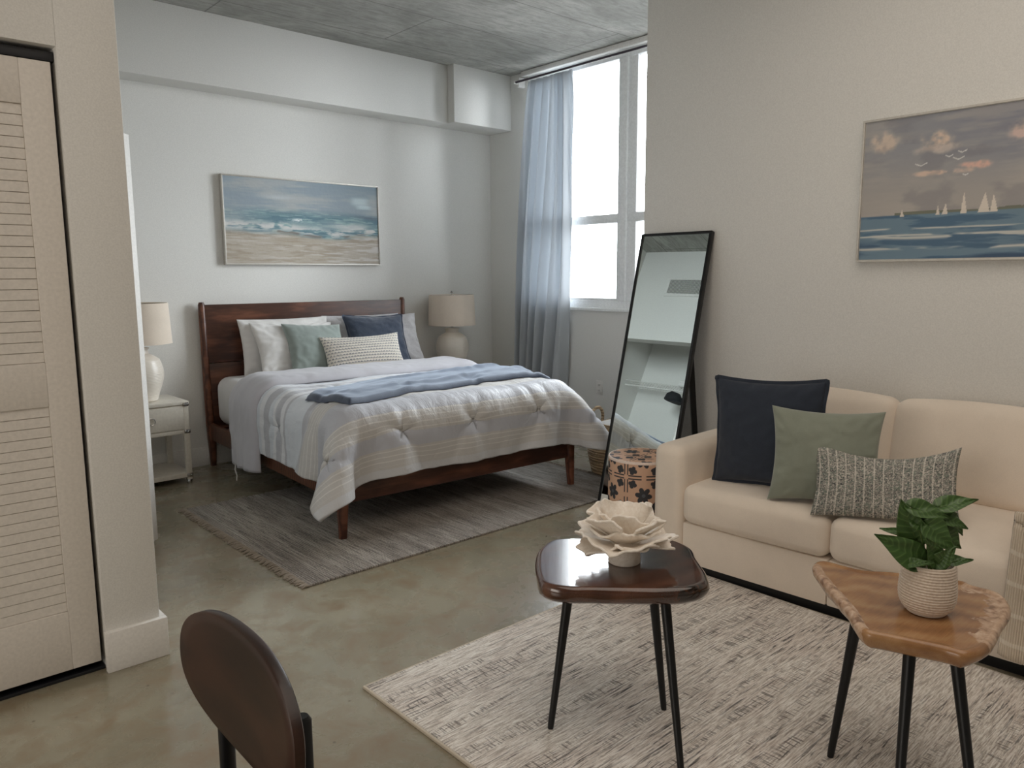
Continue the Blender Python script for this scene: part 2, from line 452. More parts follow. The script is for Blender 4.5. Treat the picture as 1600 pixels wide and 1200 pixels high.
# ------------------------------------------------------------------ room shell
YB, XW, XS, YC, XC, ZC = 5.56, 4.745, 3.77, 2.81, 0.807, 3.10
YS = 2.985            # end of the sofa wall
X0, Y0 = -3.2, -3.6   # the rest of the loft behind the camera
T = 0.15
def sbox(name, *a, mat='wall', bev=0.0):
    bm = BM(); box(bm, *a, bev); return struct(name, bm, M[mat])
sbox('floor', X0, XW + T, Y0, YB + T, -0.12, 0.0, mat='floor')
sbox('ceiling', X0, XW + T, Y0, YB + T, ZC, ZC + 0.15, mat='ceiling')
sbox('wall_back', XC - 0.75, XW + T, YB, YB + T, 0, ZC)
# sofa wall with its outside corner, and the return to the window
bm = BM(); box(bm, XS, XW + T, Y0, YS, 0, ZC, 0.004); struct('wall_right', bm, M['wall'])
# window wall with opening
WY0, WY1, WZ0, WZ1 = 3.10, 5.04, 1.075, 3.065
bm = BM()
box(bm, XW, XW + T, YS, YB, 0, WZ0); box(bm, XW, XW + T, YS, YB, WZ1, ZC)
box(bm, XW, XW + T, YS, WY0, WZ0, WZ1); box(bm, XW, XW + T, WY1, YB, WZ0, WZ1)
struct('wall_window', bm, M['wall'])
# front closet wall (louvred door) and its pier
DX0, DX1, DZ = -1.25, 0.627, 2.074
bm = BM()
box(bm, X0, DX0, YC, YC + 0.11, 0, ZC); box(bm, DX1, XC, YC, YC + 0.11, 0, ZC, 0.003); box(bm, DX0, DX1, YC, YC + 0.11, DZ, ZC)
struct('wall_closet', bm, M['wall'])
# wall on the bedroom's left with the open closet
OY0, OY1, OZ = 4.06, 5.30, 2.06
bm = BM()
box(bm, XC - 0.1, XC, YC + 0.11, OY0, 0, ZC); box(bm, XC - 0.1, XC, OY1, YB, 0, ZC); box(bm, XC - 0.1, XC, OY0, OY1, OZ, ZC)
struct('wall_left', bm, M['wall'])
bm = BM()
box(bm, 0.06, 0.16, OY0 - 0.2, YB, 0, 2.5); box(bm, 0.16, XC - 0.1, OY0 - 0.14, OY0 - 0.04, 0, 2.5); box(bm, 0.16, XC - 0.1, OY1 + 0.06, YB, 0, 2.5)
box(bm, 0.06, XC - 0.1, OY0 - 0.2, YB, 2.5, 2.55)
struct('wall_closet_interior', bm, M['wall'])
# front closet interior
bm = BM()
box(bm, DX0 - 0.1, XC - 0.1, YC + 0.72, YC + 0.8, 0, ZC)
struct('wall_closet_rear', bm, M['wall'])
sbox('wall_front', X0, XW, Y0 - T, Y0, 0, ZC)
sbox('wall_far_left', X0 - T, X0, Y0, YC + 0.11, 0, ZC)
# soffit along the top of the back wall
sbox('trim_1', XC, 4.105, 5.345, YB, 2.634, ZC, bev=0.003)
sbox('trim_2', 4.105, XW, 5.262, YB, 2.634, ZC, bev=0.003)
# baseboards
def bb(name, *a):
    bm = BM(); box(bm, *a, 0.003); return struct(name, bm, M['trim'])
BH = 0.135
bb('baseboard_back', XC, XW, YB - 0.016, YB, 0, BH)
bb('baseboard_window', XW - 0.016, XW, YS, YB - 0.016, 0, BH)
bb('baseboard_right', XS - 0.016, XS, Y0, YS + 0.016, 0, BH)
bb('baseboard_pier', DX1 - 0.006, XC + 0.02, YC - 0.022, YC + 0.004, 0, BH + 0.01)
bb('baseboard_left', XC, XC + 0.02, YC + 0.004, OY0 - 0.002, 0, BH + 0.01)
bb('baseboard_closet_wall', X0, DX0, YC - 0.022, YC, 0, BH + 0.01)

# ---- window
win = bpy.data.objects.new('window_1', None); COL.objects.link(win); win.location = (XW, 4.07, WZ0); win['kind'] = 'structure'
def wpart(name, boxes, mat, bev=0.004):
    bm = BM()
    for (y0, y1, z0, z1, x0, x1) in boxes:
        box(bm, x0, x1, y0 - 4.07, y1 - 4.07, z0 - WZ0, z1 - WZ0, bev)
    return obj(name, bm, M[mat], win)
wpart('window_frame', [(WY0, WY1, WZ0, 1.15, 0.02, 0.11), (WY0, WY1, 3.005, WZ1, 0.02, 0.11), (WY0, 3.155, 1.15, 3.005, 0.02, 0.11), (4.985, WY1, 1.15, 3.005, 0.02, 0.11),
                       (3.945, 4.03, 1.15, 3.005, 0.01, 0.11), (3.155, 3.945, 1.77, 1.84, 0.03, 0.10)], 'win_frame')
wpart('window_sash', [(4.03, 4.985, 1.77, 1.84, 0.03, 0.10), (4.03, 4.05, 1.15, 1.77, 0.03, 0.09), (4.965, 4.985, 1.15, 1.77, 0.03, 0.09), (4.05, 4.965, 1.15, 1.17, 0.03, 0.09)], 'win_frame')
wpart('window_sash', [(3.86, 3.945, 1.15, 1.77, 0.03, 0.09), (3.86, 3.945, 1.84, 3.005, 0.03, 0.09), (3.155, 3.175, 1.15, 3.005, 0.03, 0.09)], 'win_frame')
wpart('window_sill', [(WY0 - 0.02, WY1 + 0.0, WZ0 - 0.008, WZ0 + 0.016, -0.03, 0.03)], 'win_frame')
wpart('window_pane', [(4.03, 4.985, 1.84, 3.005, 0.062, 0.068)], 'glass', 0)
wpart('window_pane', [(4.05, 4.965, 1.17, 1.77, 0.062, 0.068)], 'glass', 0)
wpart('window_pane', [(3.175, 3.86, 1.84, 3.005, 0.062, 0.068)], 'glass', 0)
wpart('window_pane', [(3.175, 3.86, 1.15, 1.77, 0.062, 0.068)], 'glass', 0)
bm = BM(); box(bm, XW - 0.05, XW - 0.002, YS + 0.01, 5.08, 3.055, 3.095, 0.004); struct('trim_3', bm, M['trim'])

# ---- louvred bifold door of the front closet
def louvre_door(name, x0, x1, y):
    e = bpy.data.objects.new(name, None); COL.objects.link(e); e.location = (x0, y, 0.036); e['kind'] = 'structure'
    W = x1 - x0; Hh = 1.992
    s = 0.088
    bm = BM()
    box(bm, 0, s, 0, 0.034, 0, Hh, 0.002); box(bm, W - s, W, 0, 0.034, 0, Hh, 0.002)
    for z0, z1 in ((0, 0.206), (0.909, 1.053), (1.856, Hh)):
        box(bm, s, W - s, 0, 0.034, z0, z1, 0.002)
    obj('door_frame', bm, M['door'], e)
    for z0, z1, n in ((0.206, 0.909, 21), (1.053, 1.856, 24)):
        bm = BM(); st = (z1 - z0) / n
        for i in range(n):
            zz = z0 + i * st
            T_ = Matrix.Translation((0, 0.016, zz + st / 2)) @ Matrix.Rotation(R(-2.5), 4, 'X')
            box(bm, s, W - s, -0.009, 0.009, -st * 0.485, st * 0.485, 0.0012, 1, T_)
        obj('louvre_panel', bm, M['door'], e)
    return e
louvre_door('door_1', 0.012, 0.613, YC + 0.022)
louvre_door('door_2', -0.595, 0.008, YC + 0.022)
louvre_door('door_4', -1.24, -0.6, YC + 0.022)
bm = BM(); box(bm, DX0, DX1 - 0.002, YC + 0.03, YC + 0.062, DZ - 0.042, DZ - 0.012, 0.002); box(bm, DX0, DX1 - 0.002, YC + 0.028, YC + 0.10, 0.0, 0.012, 0.002); tr_ = struct('trim_4', bm, M['dark_void'])
bm = BM(); box(bm, DX0 - 0.1, DX0 - 0.02, YC + 0.11, YC + 0.72, 0, ZC); struct('wall_closet_side', bm, M['wall'])
# folded open leaf of the bedroom closet
bm = BM(); box(bm, -0.47, 0, 0, 0.034, 0.03, 2.035, 0.002, 2, Matrix.Translation((1.180, 4.035, 0)) @ Matrix.Rotation(R(42), 4, 'Z')); struct('door_3', bm, M['trim'])

# closet shelf and hanging clothes seen in the mirror
t = thing('wire_closet_shelf', 'white wire shelf with hanging rail inside the open closet', 'shelf', (0.17, 4.7, 1.70))
bm = BM()
for k in range(8): tube(bm, [(0.005 + 0.04 * k, -0.76, 0), (0.005 + 0.04 * k, 0.64, 0)], 0.003, 6)
for k in range(40): tube(bm, [(0.0, -0.74 + 0.035 * k, 0.004), (0.29, -0.74 + 0.035 * k, 0.004)], 0.0016, 5)
obj('wire_deck', bm, M['plastic'], t)
bm = BM(); tube(bm, [(0.27, -0.76, -0.05), (0.27, 0.64, -0.05)], 0.008, 8); obj('hanging_rail', bm, M['plastic'], t)
bm = BM(); tube(bm, [(0.28, -0.1, -0.01), (0.0, -0.1, -0.30)], 0.005, 6); obj('support_brace', bm, M['plastic'], t)
bm = BM()
prof = [(0.0, 0.10), (0.05, 0.095), (0.085, 0.06), (0.095, 0.0), (0.09, -0.01), (0.0, -0.012)]
lathe(bm, prof[::-1], 20, cap0=False, cap1=False)
box(bm, -0.06, 0.06, -0.17, -0.05, -0.012, 0.0, 0.004)
bmesh.ops.remove_doubles(bm, verts=bm.verts[:], dist=0.001)
o = obj('baseball_cap', bm, plain('black_cotton', (30, 32, 36), 0.85, 200, 0.1), None, 60)
o.location = (0.435, 4.68, 1.535); o.rotation_euler = (R(8), 0, R(20)); tag(o, 'black cap hanging under the wire shelf in the closet', 'cap')

bm = BM(); box(bm, -0.10, 0.10, -0.075, 0.075, 0.0, 0.045, 0.018, 4); box(bm, -0.095, 0.095, -0.07, 0.07, 0.043, 0.075, 0.014, 4)
o = obj('folded_towel', bm, M['pillow_white'], None, 60); o.location = (0.34, 4.60, 1.7062); tag(o, 'white folded towel lying on the wire closet shelf', 'towel')

# return-air vent above the closet opening
t = thing('air_vent', 'white slotted air vent high on the wall above the closet opening', 'vent', (XC, 4.68, 2.57))
bm = BM()
for a in ((-0.25, 0.25, 0, 0.03), (-0.25, 0.25, 0.19, 0.22), (-0.25, -0.22, 0.03, 0.19), (0.22, 0.25, 0.03, 0.19)):
    box(bm, 0, 0.014, a[0], a[1], a[2], a[3], 0.002)
obj('vent_frame', bm, M['plastic'], t)
bm = BM(); box(bm, 0.0005, 0.003, -0.22, 0.22, 0.03, 0.19); obj('vent_backing', bm, M['dark_void'], t)
bm = BM()
for k in range(28):
    box(bm, 0.003, 0.011, -0.216 + k * 0.016, -0.210 + k * 0.016, 0.03, 0.19)
obj('vent_slats', bm, M['plastic'], t)

# wall outlet
t = thing('wall_outlet', 'white wall outlet under the window', 'outlet', (XW, 4.185, 0.375))
bm = BM(); box(bm, -0.006, -0.0002, -0.036, 0.036, 0, 0.116, 0.002); obj('cover_plate', bm, M['plastic'], t)
for z in (0.036, 0.08):
    bm = BM(); box(bm, -0.0085, -0.0055, -0.016, 0.016, z - 0.014, z + 0.014, 0.003); s_ = obj('socket', bm, M['trim'], t)
    bm = BM(); box(bm, -0.0092, -0.0083, -0.008, -0.005, z - 0.006, z + 0.008); box(bm, -0.0092, -0.0083, 0.005, 0.008, z - 0.006, z + 0.006); obj('slots', bm, M['dark_void'], s_)

# ------------------------------------------------------------------ curtain
def curtain():
    t = thing('curtain', 'pale grey curtain panel gathered at the left of the window', 'curtain', (4.64, 4.8, 0.02))
    nu, nv = 160, 60
    u = np.linspace(0, 1, nu)[None, :]; v = np.linspace(0, 1, nv)[:, None]   # v 0 top
    w0, w1 = 0.46, 0.60
    yc0, yc1 = -0.13, 0.05
    y = (yc0 * (1 - v) + yc1 * v) + (u - 0.5) * (w0 * (1 - v) + w1 * v ** 0.8)
    amp = 0.035 + 0.02 * v
    ph = 2 * np.pi * (6.2 * u + 0.35 * np.sin(3 * v + 4 * u))
    x = amp * np.sin(ph) + 0.012 * np.sin(2.3 * ph + 5 * v) + 0.02 * np.sin(2.0 * v + 6 * u) * v
    z = 2.96 * (1 - v) + 0.0 * u + 0.012 * np.sin(ph) * (v < 0.02)
    P = np.stack([x + 0 * v, y + 0 * x, z + 0 * x], -1)
    me = grid_mesh('curtain_panel', P)
    o = link('curtain_panel', me, M['curtain'], t, 180)
    md = o.modifiers.new('Solidify', 'SOLIDIFY'); md.thickness = 0.003
    return t
curtain()
t = thing('curtain_rod', 'slim bronze curtain rod below the ceiling across the window', 'rod', (4.64, 4.0, 3.0))
bm = BM(); tube(bm, [(0, -1.0, 0), (0, 1.10, 0)], 0.009, 12); obj('rod', bm, plain('bronze_rod', (70, 62, 70), 0.35, Metallic=0.6), t)
bm = BM(); box(bm, 0.03, 0.104, 1.075, 1.105, -0.035, 0.045, 0.004); box(bm, -0.02, 0.04, 1.083, 1.097, -0.012, 0.012, 0.003); obj('wall_bracket', bm, M['plastic'], t)
bm = BM(); box(bm, 0.03, 0.104, -0.55, -0.52, -0.035, 0.045, 0.004); box(bm, -0.012, 0.04, -0.542, -0.528, -0.012, 0.012, 0.003); obj('wall_bracket', bm, M['plastic'], t)

# ------------------------------------------------------------------ bed
BED = Vector((2.717, 3.385, 0.0)); BROT = R(-3.0)
bed = thing('bed', 'walnut brown wooden platform bed with tall panelled headboard', 'bed', BED, BROT)
RUGH = 0.012
def leg4(bm, x, y, z0, z1, a0, a1, dx=0, dy=0):
    out = []
    for z, a, s in ((z0, a0, 1), (z1, a1, 0)):
        out.append([(x + dx * s + px * a, y + dy * s + py * a, z) for px, py in ((-1, -1), (-0.6, -1.25), (0.6, -1.25), (1, -1), (1.25, -0.6), (1.25, 0.6), (1, 1), (0.6, 1.25), (-0.6, 1.25), (-1, 1), (-1.25, 0.6), (-1.25, -0.6))])
    rings(bm, out)
for sx in (-1, 1):
    bm = BM(); leg4(bm, sx * 0.80, 0.02, RUGH, 0.29, 0.016, 0.026, sx * 0.012, -0.008); obj('leg', bm, M['bedwood'], bed)
    bm = BM(); leg4(bm, sx * 0.80, 2.085, 0.0, 0.30, 0.015, 0.026); obj('leg', bm, M['bedwood'], bed)
    bm = BM(); tube(bm, [(sx * 0.805, 2.085, 0.295), (sx * 0.812, 2.085, 0.7), (sx * 0.818, 2.085, 1.165), (sx * 0.818, 2.085, 1.183)], [0.030, 0.027, 0.023, 0.016], 16); obj('headboard_post', bm, M['bedwood'], bed)
    bm = BM(); box(bm, sx * 0.80 - 0.013, sx * 0.80 + 0.013, 0.03, 2.07, 0.195, 0.315, 0.004); obj('side_rail', bm, M['bedwood'], bed)
bm = BM(); box(bm, -0.80, 0.80, 2.070, 2.096, 0.75, 1.165, 0.004); obj('headboard_panel', bm, M['bedwood'], bed)
bm = BM(); box(bm, -0.80, 0.80, 2.070, 2.096, 0.28, 0.746, 0.004); obj('headboard_panel', bm, M['bedwood'], bed)
bm = BM(); box(bm, -0.79, 0.79, 0.003, 0.029, 0.195, 0.30, 0.004); obj('foot_rail', bm, M['bedwood'], bed)
bm = BM()
for k in range(12): box(bm, -0.785, 0.785, 0.10 + k * 0.165, 0.19 + k * 0.165, 0.285, 0.305)
obj('slats', bm, M['bedwood'], bed)
bm = BM(); tube(bm, [(0, 1.0, 0.0), (0, 1.0, 0.285)], 0.025, 10); obj('center_leg', bm, M['bedwood'], bed)

mat_o = thing('mattress', 'thick mattress under pale grey fitted sheet on the bed', 'mattress', BED, BROT)
bm = BM(); box(bm, -0.775, 0.775, 0.035, 2.045, 0.308, 0.655, 0.085, 6); obj('fitted_sheet', bm, M['sheet'], mat_o, 60)

def drape(ns, nt, s0, s1, t0, t1, hx, y0, y1, ztop, rad, steps=150, iters=26, seed=1, zmin=0.05, kb=0.25, grav=5.0):
    s = np.linspace(s0, s1, ns); t_ = np.linspace(t0, t1, nt)
    P = np.zeros((nt, ns, 3)); P[..., 0] = s[None, :]; P[..., 1] = t_[:, None]; P[..., 2] = ztop + 0.02
    P[..., 2] += 0.004 * np.random.default_rng(seed).standard_normal(P.shape[:2])
    hs = s[1] - s[0]; ht = t_[1] - t_[0]
    cset = []
    def add(sa, sb, L, k): cset.append((sa, sb, L, k))
    S = slice
    for p in (0, 1):
        n = (ns - p) // 2
        add((S(None), S(p, p + 2 * n, 2)), (S(None), S(p + 1, p + 2 * n, 2)), hs, 1.0)
        n = (nt - p) // 2
        add((S(p, p + 2 * n, 2), S(None)), (S(p + 1, p + 2 * n, 2), S(None)), ht, 1.0)
        n = (ns - p) // 2
        D = math.hypot(hs, ht)
        add((S(0, nt - 1), S(p, p + 2 * n, 2)), (S(1, nt), S(p + 1, p + 2 * n, 2)), D, 0.35)
        add((S(1, nt), S(p, p + 2 * n, 2)), (S(0, nt - 1), S(p + 1, p + 2 * n, 2)), D, 0.35)
    for st in (2, 4):
        for p in range(2 * st):
            ia = np.arange(p, ns - st, 2 * st); 
            if len(ia): add((S(None), ia), (S(None), ia + st), hs * st, kb)
            ja = np.arange(p, nt - st, 2 * st)
            if len(ja): add((ja, S(None)), (ja + st, S(None)), ht * st, kb)
    c = np.array([0, (y0 + y1) / 2, ztop - 1.0]); h = np.array([hx, (y1 - y0) / 2, 1.0]) - rad
    V = np.zeros_like(P); dt = 0.016
    pin = (np.abs(P[..., 0]) < hx - 0.13) & (P[..., 1] > 0.09); PO = P.copy()
    for it in range(steps):
        V *= 0.975; V[..., 2] -= grav * dt
        Q = P + V * dt
        for k in range(iters):
            for sa, sb, L, kk in cset:
                A = Q[sa]; B = Q[sb]
                d = B - A; l = np.sqrt((d * d).sum(-1, keepdims=True)) + 1e-9
                e = 0.5 * kk * (1 - L / l) * d
                if kk < 0.3:
                    e = np.where(l < L, e, 0)
                Q[sa] = A + e; Q[sb] = B - e
            q = np.abs(Q - c) - h
            mq = np.maximum(q, 0); ln_ = np.sqrt((mq ** 2).sum(-1, keepdims=True))
            sd = ln_[..., 0] + np.minimum(q.max(-1), 0) - rad
            nrm = np.where(ln_ > 1e-6, mq / np.maximum(ln_, 1e-6), (q == q.max(-1, keepdims=True)).astype(float)) * np.sign(Q - c)
            hit = sd < 0
            Q[hit] -= nrm[hit] * sd[hit][:, None]
            Q[pin, :2] = PO[pin, :2]
            if k == iters - 1:
                Q[hit, :2] = P[hit, :2] * 0.6 + Q[hit, :2] * 0.4
        Q[..., 2] = np.maximum(Q[..., 2], zmin)
        V = (Q - P) / dt
        sp_ = np.sqrt((V ** 2).sum(-1, keepdims=True)); V *= np.minimum(1, 2.5 / np.maximum(sp_, 1e-6))
        P = Q
    return P, s, t_

def normals(P):
    du = np.gradient(P, axis=1); dv = np.gradient(P, axis=0)
    n = np.cross(du, dv); return n / (np.linalg.norm(n, axis=-1, keepdims=True) + 1e-9)

def up2(P, k):
    """bicubic-ish refinement of a grid"""
    def r1(A, ax):
        n = A.shape[ax]; x = np.linspace(0, n - 1, (n - 1) * k + 1); i = np.clip(np.floor(x).astype(int), 0, n - 2); f = x - i
        tk = lambda j: np.take(A, np.clip(j, 0, n - 1), axis=ax)
        sh = [1] * A.ndim; sh[ax] = -1; f = f.reshape(sh)
        p0, p1, p2, p3 = tk(i - 1), tk(i), tk(i + 1), tk(i + 2)
        return 0.5 * (2 * p1 + (p2 - p0) * f + (2 * p0 - 5 * p1 + 4 * p2 - p3) * f ** 2 + (3 * p1 - p0 - 3 * p2 + p3) * f ** 3)
    return r1(r1(P, 0), 1)

T0, T1 = -0.335, 1.40
P, ss, ts = drape(78, 60, -1.15, 1.15, T0, T1, 0.835, -0.035, 2.3, 0.672, 0.12)
PC = up2(P, 3); nC = normals(PC)
sC = np.linspace(-1.15, 1.15, PC.shape[1])[None, :]; tC = np.linspace(T0, T1, PC.shape[0])[:, None]
# quilted puffs: dimples at the tufts with radiating creases, soft wrinkles in between
disp = 0.010 * (fbm(sC * 3.1 + 5, tC * 5.2 + 2, 3) - 0.5) * 2
disp = disp + 0.006 * (fbm(sC * 14 + 1.7 * fbm(sC * 3, tC * 3, 2), tC * 5, 3) - 0.5) * 2
for i, sx in enumerate(np.arange(-0.96, 1.0, 0.48)):
    for j, ty in enumerate(np.arange(-0.11, 1.4, 0.42)):
        dx = sC - sx - (0.24 if j % 2 else 0); dy = tC - ty
        r = np.sqrt(dx ** 2 + dy ** 2); th = np.arctan2(dy, dx)
        disp = disp - 0.022 * np.exp(-(r / 0.05) ** 2) + 0.006 * np.exp(-(r / 0.12) ** 2) * np.cos(5 * th + i * 2 + j)
disp = disp + 0.012 * np.cos(2 * np.pi * (tC - 0.10) / 0.42) * np.cos(2 * np.pi * sC / 0.96) * 0.5
PC = PC + nC * (np.where(nC[..., 2:3] != 9, 1, 1) * disp[..., None])
UV = np.stack([np.broadcast_to((sC + 1.15) / 2.3, disp.shape), np.broadcast_to((tC - T0) / 1.9, disp.shape)], -1)
comf = thing('comforter', 'grey and white striped comforter draped over the bed', 'comforter', BED, BROT)
me = grid_mesh('striped_top', PC, UV)
o = link('striped_top', me, M['comforter'], comf, 180)
md = o.modifiers.new('Solidify', 'SOLIDIFY'); md.thickness = 0.026; md.offset = 1.0
# folded-back band at the head end showing the plain underside
i0 = int(PC.shape[0] * (0.98 - T0) / (T1 - T0))
base = up2(P, 3)[i0:, :]; nb = normals(up2(P, 3))[i0:, :]
nr = base.shape[0]
q = np.linspace(0, 1, nr)[:, None]
skew = 0.03
thick = 0.036 + 0.045 * np.sqrt(np.clip(1 - (2 * q - 1) ** 4, 0, 1)) + 0.008 * (fbm(np.linspace(0, 20, base.shape[1])[None, :], q * 4, 3) - 0.5) * 2
top = base + nb * thick[..., None]
bot = base + nb * 0.026
# lengthen the hanging ends of the band
def extend(A, ln_, side):
    e = A[:, 0] if side == 0 else A[:, -1]; n1 = A[:, 3] if side == 0 else A[:, -4]
    d = e - n1; d[:, 1] = 0; d = d / np.linalg.norm(d, axis=-1, keepdims=True)
    ext = [e + d * ln_ * (k + 1) / 6 for k in range(6)]
    ext = np.stack(ext, 1)
    return np.concatenate([ext[:, ::-1], A], 1) if side == 0 else np.concatenate([A, ext], 1)
top = extend(extend(top, 0.12, 0), 0.05, 1); bot = extend(extend(bot, 0.12, 0), 0.05, 1)
loop = np.concatenate([top, bot[::-1], top[:1]], 0)
me = grid_mesh('folded_band', loop)
bm = BM(); bm.from_mesh(me); bpy.data.meshes.remove(me)
bmesh.ops.remove_doubles(bm, verts=bm.verts[:], dist=0.0005)
bed_edges = [e for e in bm.edges if e.is_boundary]
bmesh.ops.holes_fill(bm, edges=bed_edges, sides=0)
obj('folded_band', bm, M['comforter_back'], comf, 180, 'plain grey folded back underside of the comforter')
pt = top[nr // 2 + 4, 0]
bm = BM(); tube(bm, [pt + np.array([0.0, 0.03, 0.01]), pt + np.array([-0.004, 0.035, -0.03]), pt + np.array([0.004, 0.03, -0.07]), pt + np.array([0.0, 0.03, -0.10])], [0.004, 0.005, 0.004, 0.003], 6)
obj('corner_tie', bm, M['pillow_white'], comf)

# ---- throw blanket laid over the comforter by dropping it on the surface
Mb = Matrix.Translation(BED) @ Matrix.Rotation(BROT, 4, 'Z')
vw = np.concatenate([PC.reshape(-1, 3) + nC.reshape(-1, 3) * 0.027])
vw = (np.array(Mb.to_3x3()) @ vw.T).T + np.array(BED)
nvv, nuu = PC.shape[:2]
idx = np.arange(nvv * nuu).reshape(nvv, nuu)
F = np.stack([idx[:-1, :-1], idx[:-1, 1:], idx[1:, 1:], idx[1:, :-1]], -1).reshape(-1, 4)
bvh = BVHTree.FromPolygons(vw.tolist(), F.tolist())
def drop(x, y, top=1.2):
    h_ = bvh.ray_cast(Vector((x, y, top)), Vector((0, 0, -1)))
    return h_[0].z if h_[0] is not None else 0.2
A_, B_, C_, D_ = map(np.array, ((1.99, 3.47), (3.55, 3.55), (3.60, 4.10), (1.94, 3.86)))  # front-left, front-right, back-right, back-left
nu, nv = 130, 42
Pt = np.zeros((nv, nu, 3)); 
for j in range(nv):
    for i in range(nu):
        u = i / (nu - 1); v = j / (nv - 1)
        fr_ = A_ * (1 - u) + B_ * u + np.array([0, 0.10]) * math.sin(math.pi * u) 
        bk_ = D_ * (1 - u) + C_ * u + np.array([0, 0.16]) * math.sin(math.pi * min(1, u * 1.0))
        p = fr_ * (1 - v) + bk_ * v
        Pt[j, i, :2] = p; Pt[j, i, 2] = drop(p[0], p[1])
z = Pt[..., 2]
for k in range(6):
    zp = np.pad(z, 1, mode='edge'); z = np.maximum(Pt[..., 2], (zp[:-2, 1:-1] + zp[2:, 1:-1] + zp[1:-1, :-2] + zp[1:-1, 2:]) / 4)
uu = np.linspace(0, 1, nu)[None, :]; vv = np.linspace(0, 1, nv)[:, None]
wrk = 0.014 * np.maximum(0, np.sin(2 * np.pi * (2.1 * vv + 0.5 * np.sin(3 * uu) + 0.2))) ** 3 * sstep(0.1, 0.5, uu) + 0.012 * fbm(uu * 7, vv * 9, 4) * np.sin(np.pi * vv)
edge = np.minimum(np.minimum(vv, 1 - vv) * 0.45, np.minimum(uu, 1 - uu) * 1.6)
th = 0.006 + 0.024 * np.sqrt(np.clip(edge / 0.022, 0, 1)) + wrk
topb = Pt.copy(); topb[..., 2] = z + th + 0.002
botb = Pt.copy(); botb[..., 2] = z + 0.003
thr = thing('throw_blanket', 'dark blue knit throw blanket laid across the foot of the bed', 'blanket', (0, 0, 0))
me1 = grid_mesh('blanket_body', topb); me2 = grid_mesh('x', botb)
bm = BM(); bm.from_mesh(me1); off = len(bm.verts); bm.from_mesh(me2); bm.verts.ensure_lookup_table()
bidx = [j * nu for j in range(nv)]
ring = [i for i in range(nu)] + [j * nu + nu - 1 for j in range(1, nv)] + [(nv - 1) * nu + i for i in range(nu - 2, -1, -1)] + [j * nu for j in range(nv - 2, 0, -1)]
for a, b2 in zip(ring, ring[1:] + ring[:1]):
    bm.faces.new((bm.verts[a], bm.verts[b2], bm.verts[off + b2], bm.verts[off + a]))
bpy.data.meshes.remove(me1); bpy.data.meshes.remove(me2)
obj('blanket_body', bm, M['throw'], thr, 70)
zmin = 0.6
thr.location = (0, 0, 0)

# ------------------------------------------------------------------ pillows
def cushion(w, h, t_, nu=56, nv=48, pinch=0.07, power=0.42, seed=1, wr=0.006, sag=0.0, bend=0.0, flat=0.0, colfn=None, dispfn=None):
    """upright pillow, width X, height Z from 0, thickness Y (front is -Y)"""
    u = np.sin(np.linspace(-np.pi / 2, np.pi / 2, nu) * 0.98) / math.sin(np.pi / 2 * 0.98); v = np.sin(np.linspace(-np.pi / 2, np.pi / 2, nv) * 0.98) / math.sin(np.pi / 2 * 0.98)
    if colfn is not None or dispfn is not None:
        u = np.linspace(-1, 1, nu); v = np.linspace(-1, 1, nv)
    U, V = np.meshgrid(u, v)
    prof = ((1 - U ** 2) * (1 - V ** 2)).clip(0) ** power
    X = w / 2 * U * (1 - pinch * (1 - V ** 2)); Z = h / 2 * V * (1 - pinch * (1 - U ** 2))
    Z = Z - sag * h * (1 - U ** 2) * (0.5 + 0.5 * V) ** 2
    parts = []
    for sgn, sd in ((-1, seed), (1, seed + 31)):
        wu = U + 0.5 * fbm(V * 1.5 + sd, U * 1.5, 2); n = ((fbm(U * 2.0 + sd * 3.3, V * 2.0 + sd, 3) - 0.5) * 1.5 + (np.abs(fbm(wu * 3.5 + V * 2.5 + sd, V * 3.0 - U * 1.5 + sd, 3) - 0.5) - 0.12) * 1.6) * wr
        edge = np.exp(-((1 - np.abs(U)) / 0.12)) + np.exp(-((1 - np.abs(V)) / 0.12))
        pk = np.sin(np.arctan2(V, U) * 26 + sd) * edge * wr * 0.35
        Y = sgn * (t_ / 2 * prof) + sgn * (n + pk) * np.minimum(1, prof * 2)
        if dispfn is not None and sgn < 0:
            Y = Y - dispfn(U, V) * np.minimum(1, prof * 2)
        Y = Y + bend * (U ** 2 - 0.4)
        parts.append(np.stack([X, Y, Z + h / 2], -1))
    col = colfn(U, V) if colfn is not None else None
    uv = np.stack([(U + 1) / 2 * w, (V + 1) / 2 * h], -1)
    m1 = grid_mesh('a', parts[0], uv, col); m2 = grid_mesh('b', parts[1], uv, col)
    bm = BM(); bm.from_mesh(m1); bm.from_mesh(m2)
    bmesh.ops.remove_doubles(bm, verts=[v_ for v_ in bm.verts if v_.is_boundary], dist=0.0004)
    bpy.data.meshes.remove(m1); bpy.data.meshes.remove(m2)
    outline = np.concatenate([parts[0][0, :], parts[0][1:, -1], parts[0][-1, -2::-1], parts[0][-2:0:-1, 0]], 0)
    return bm, outline

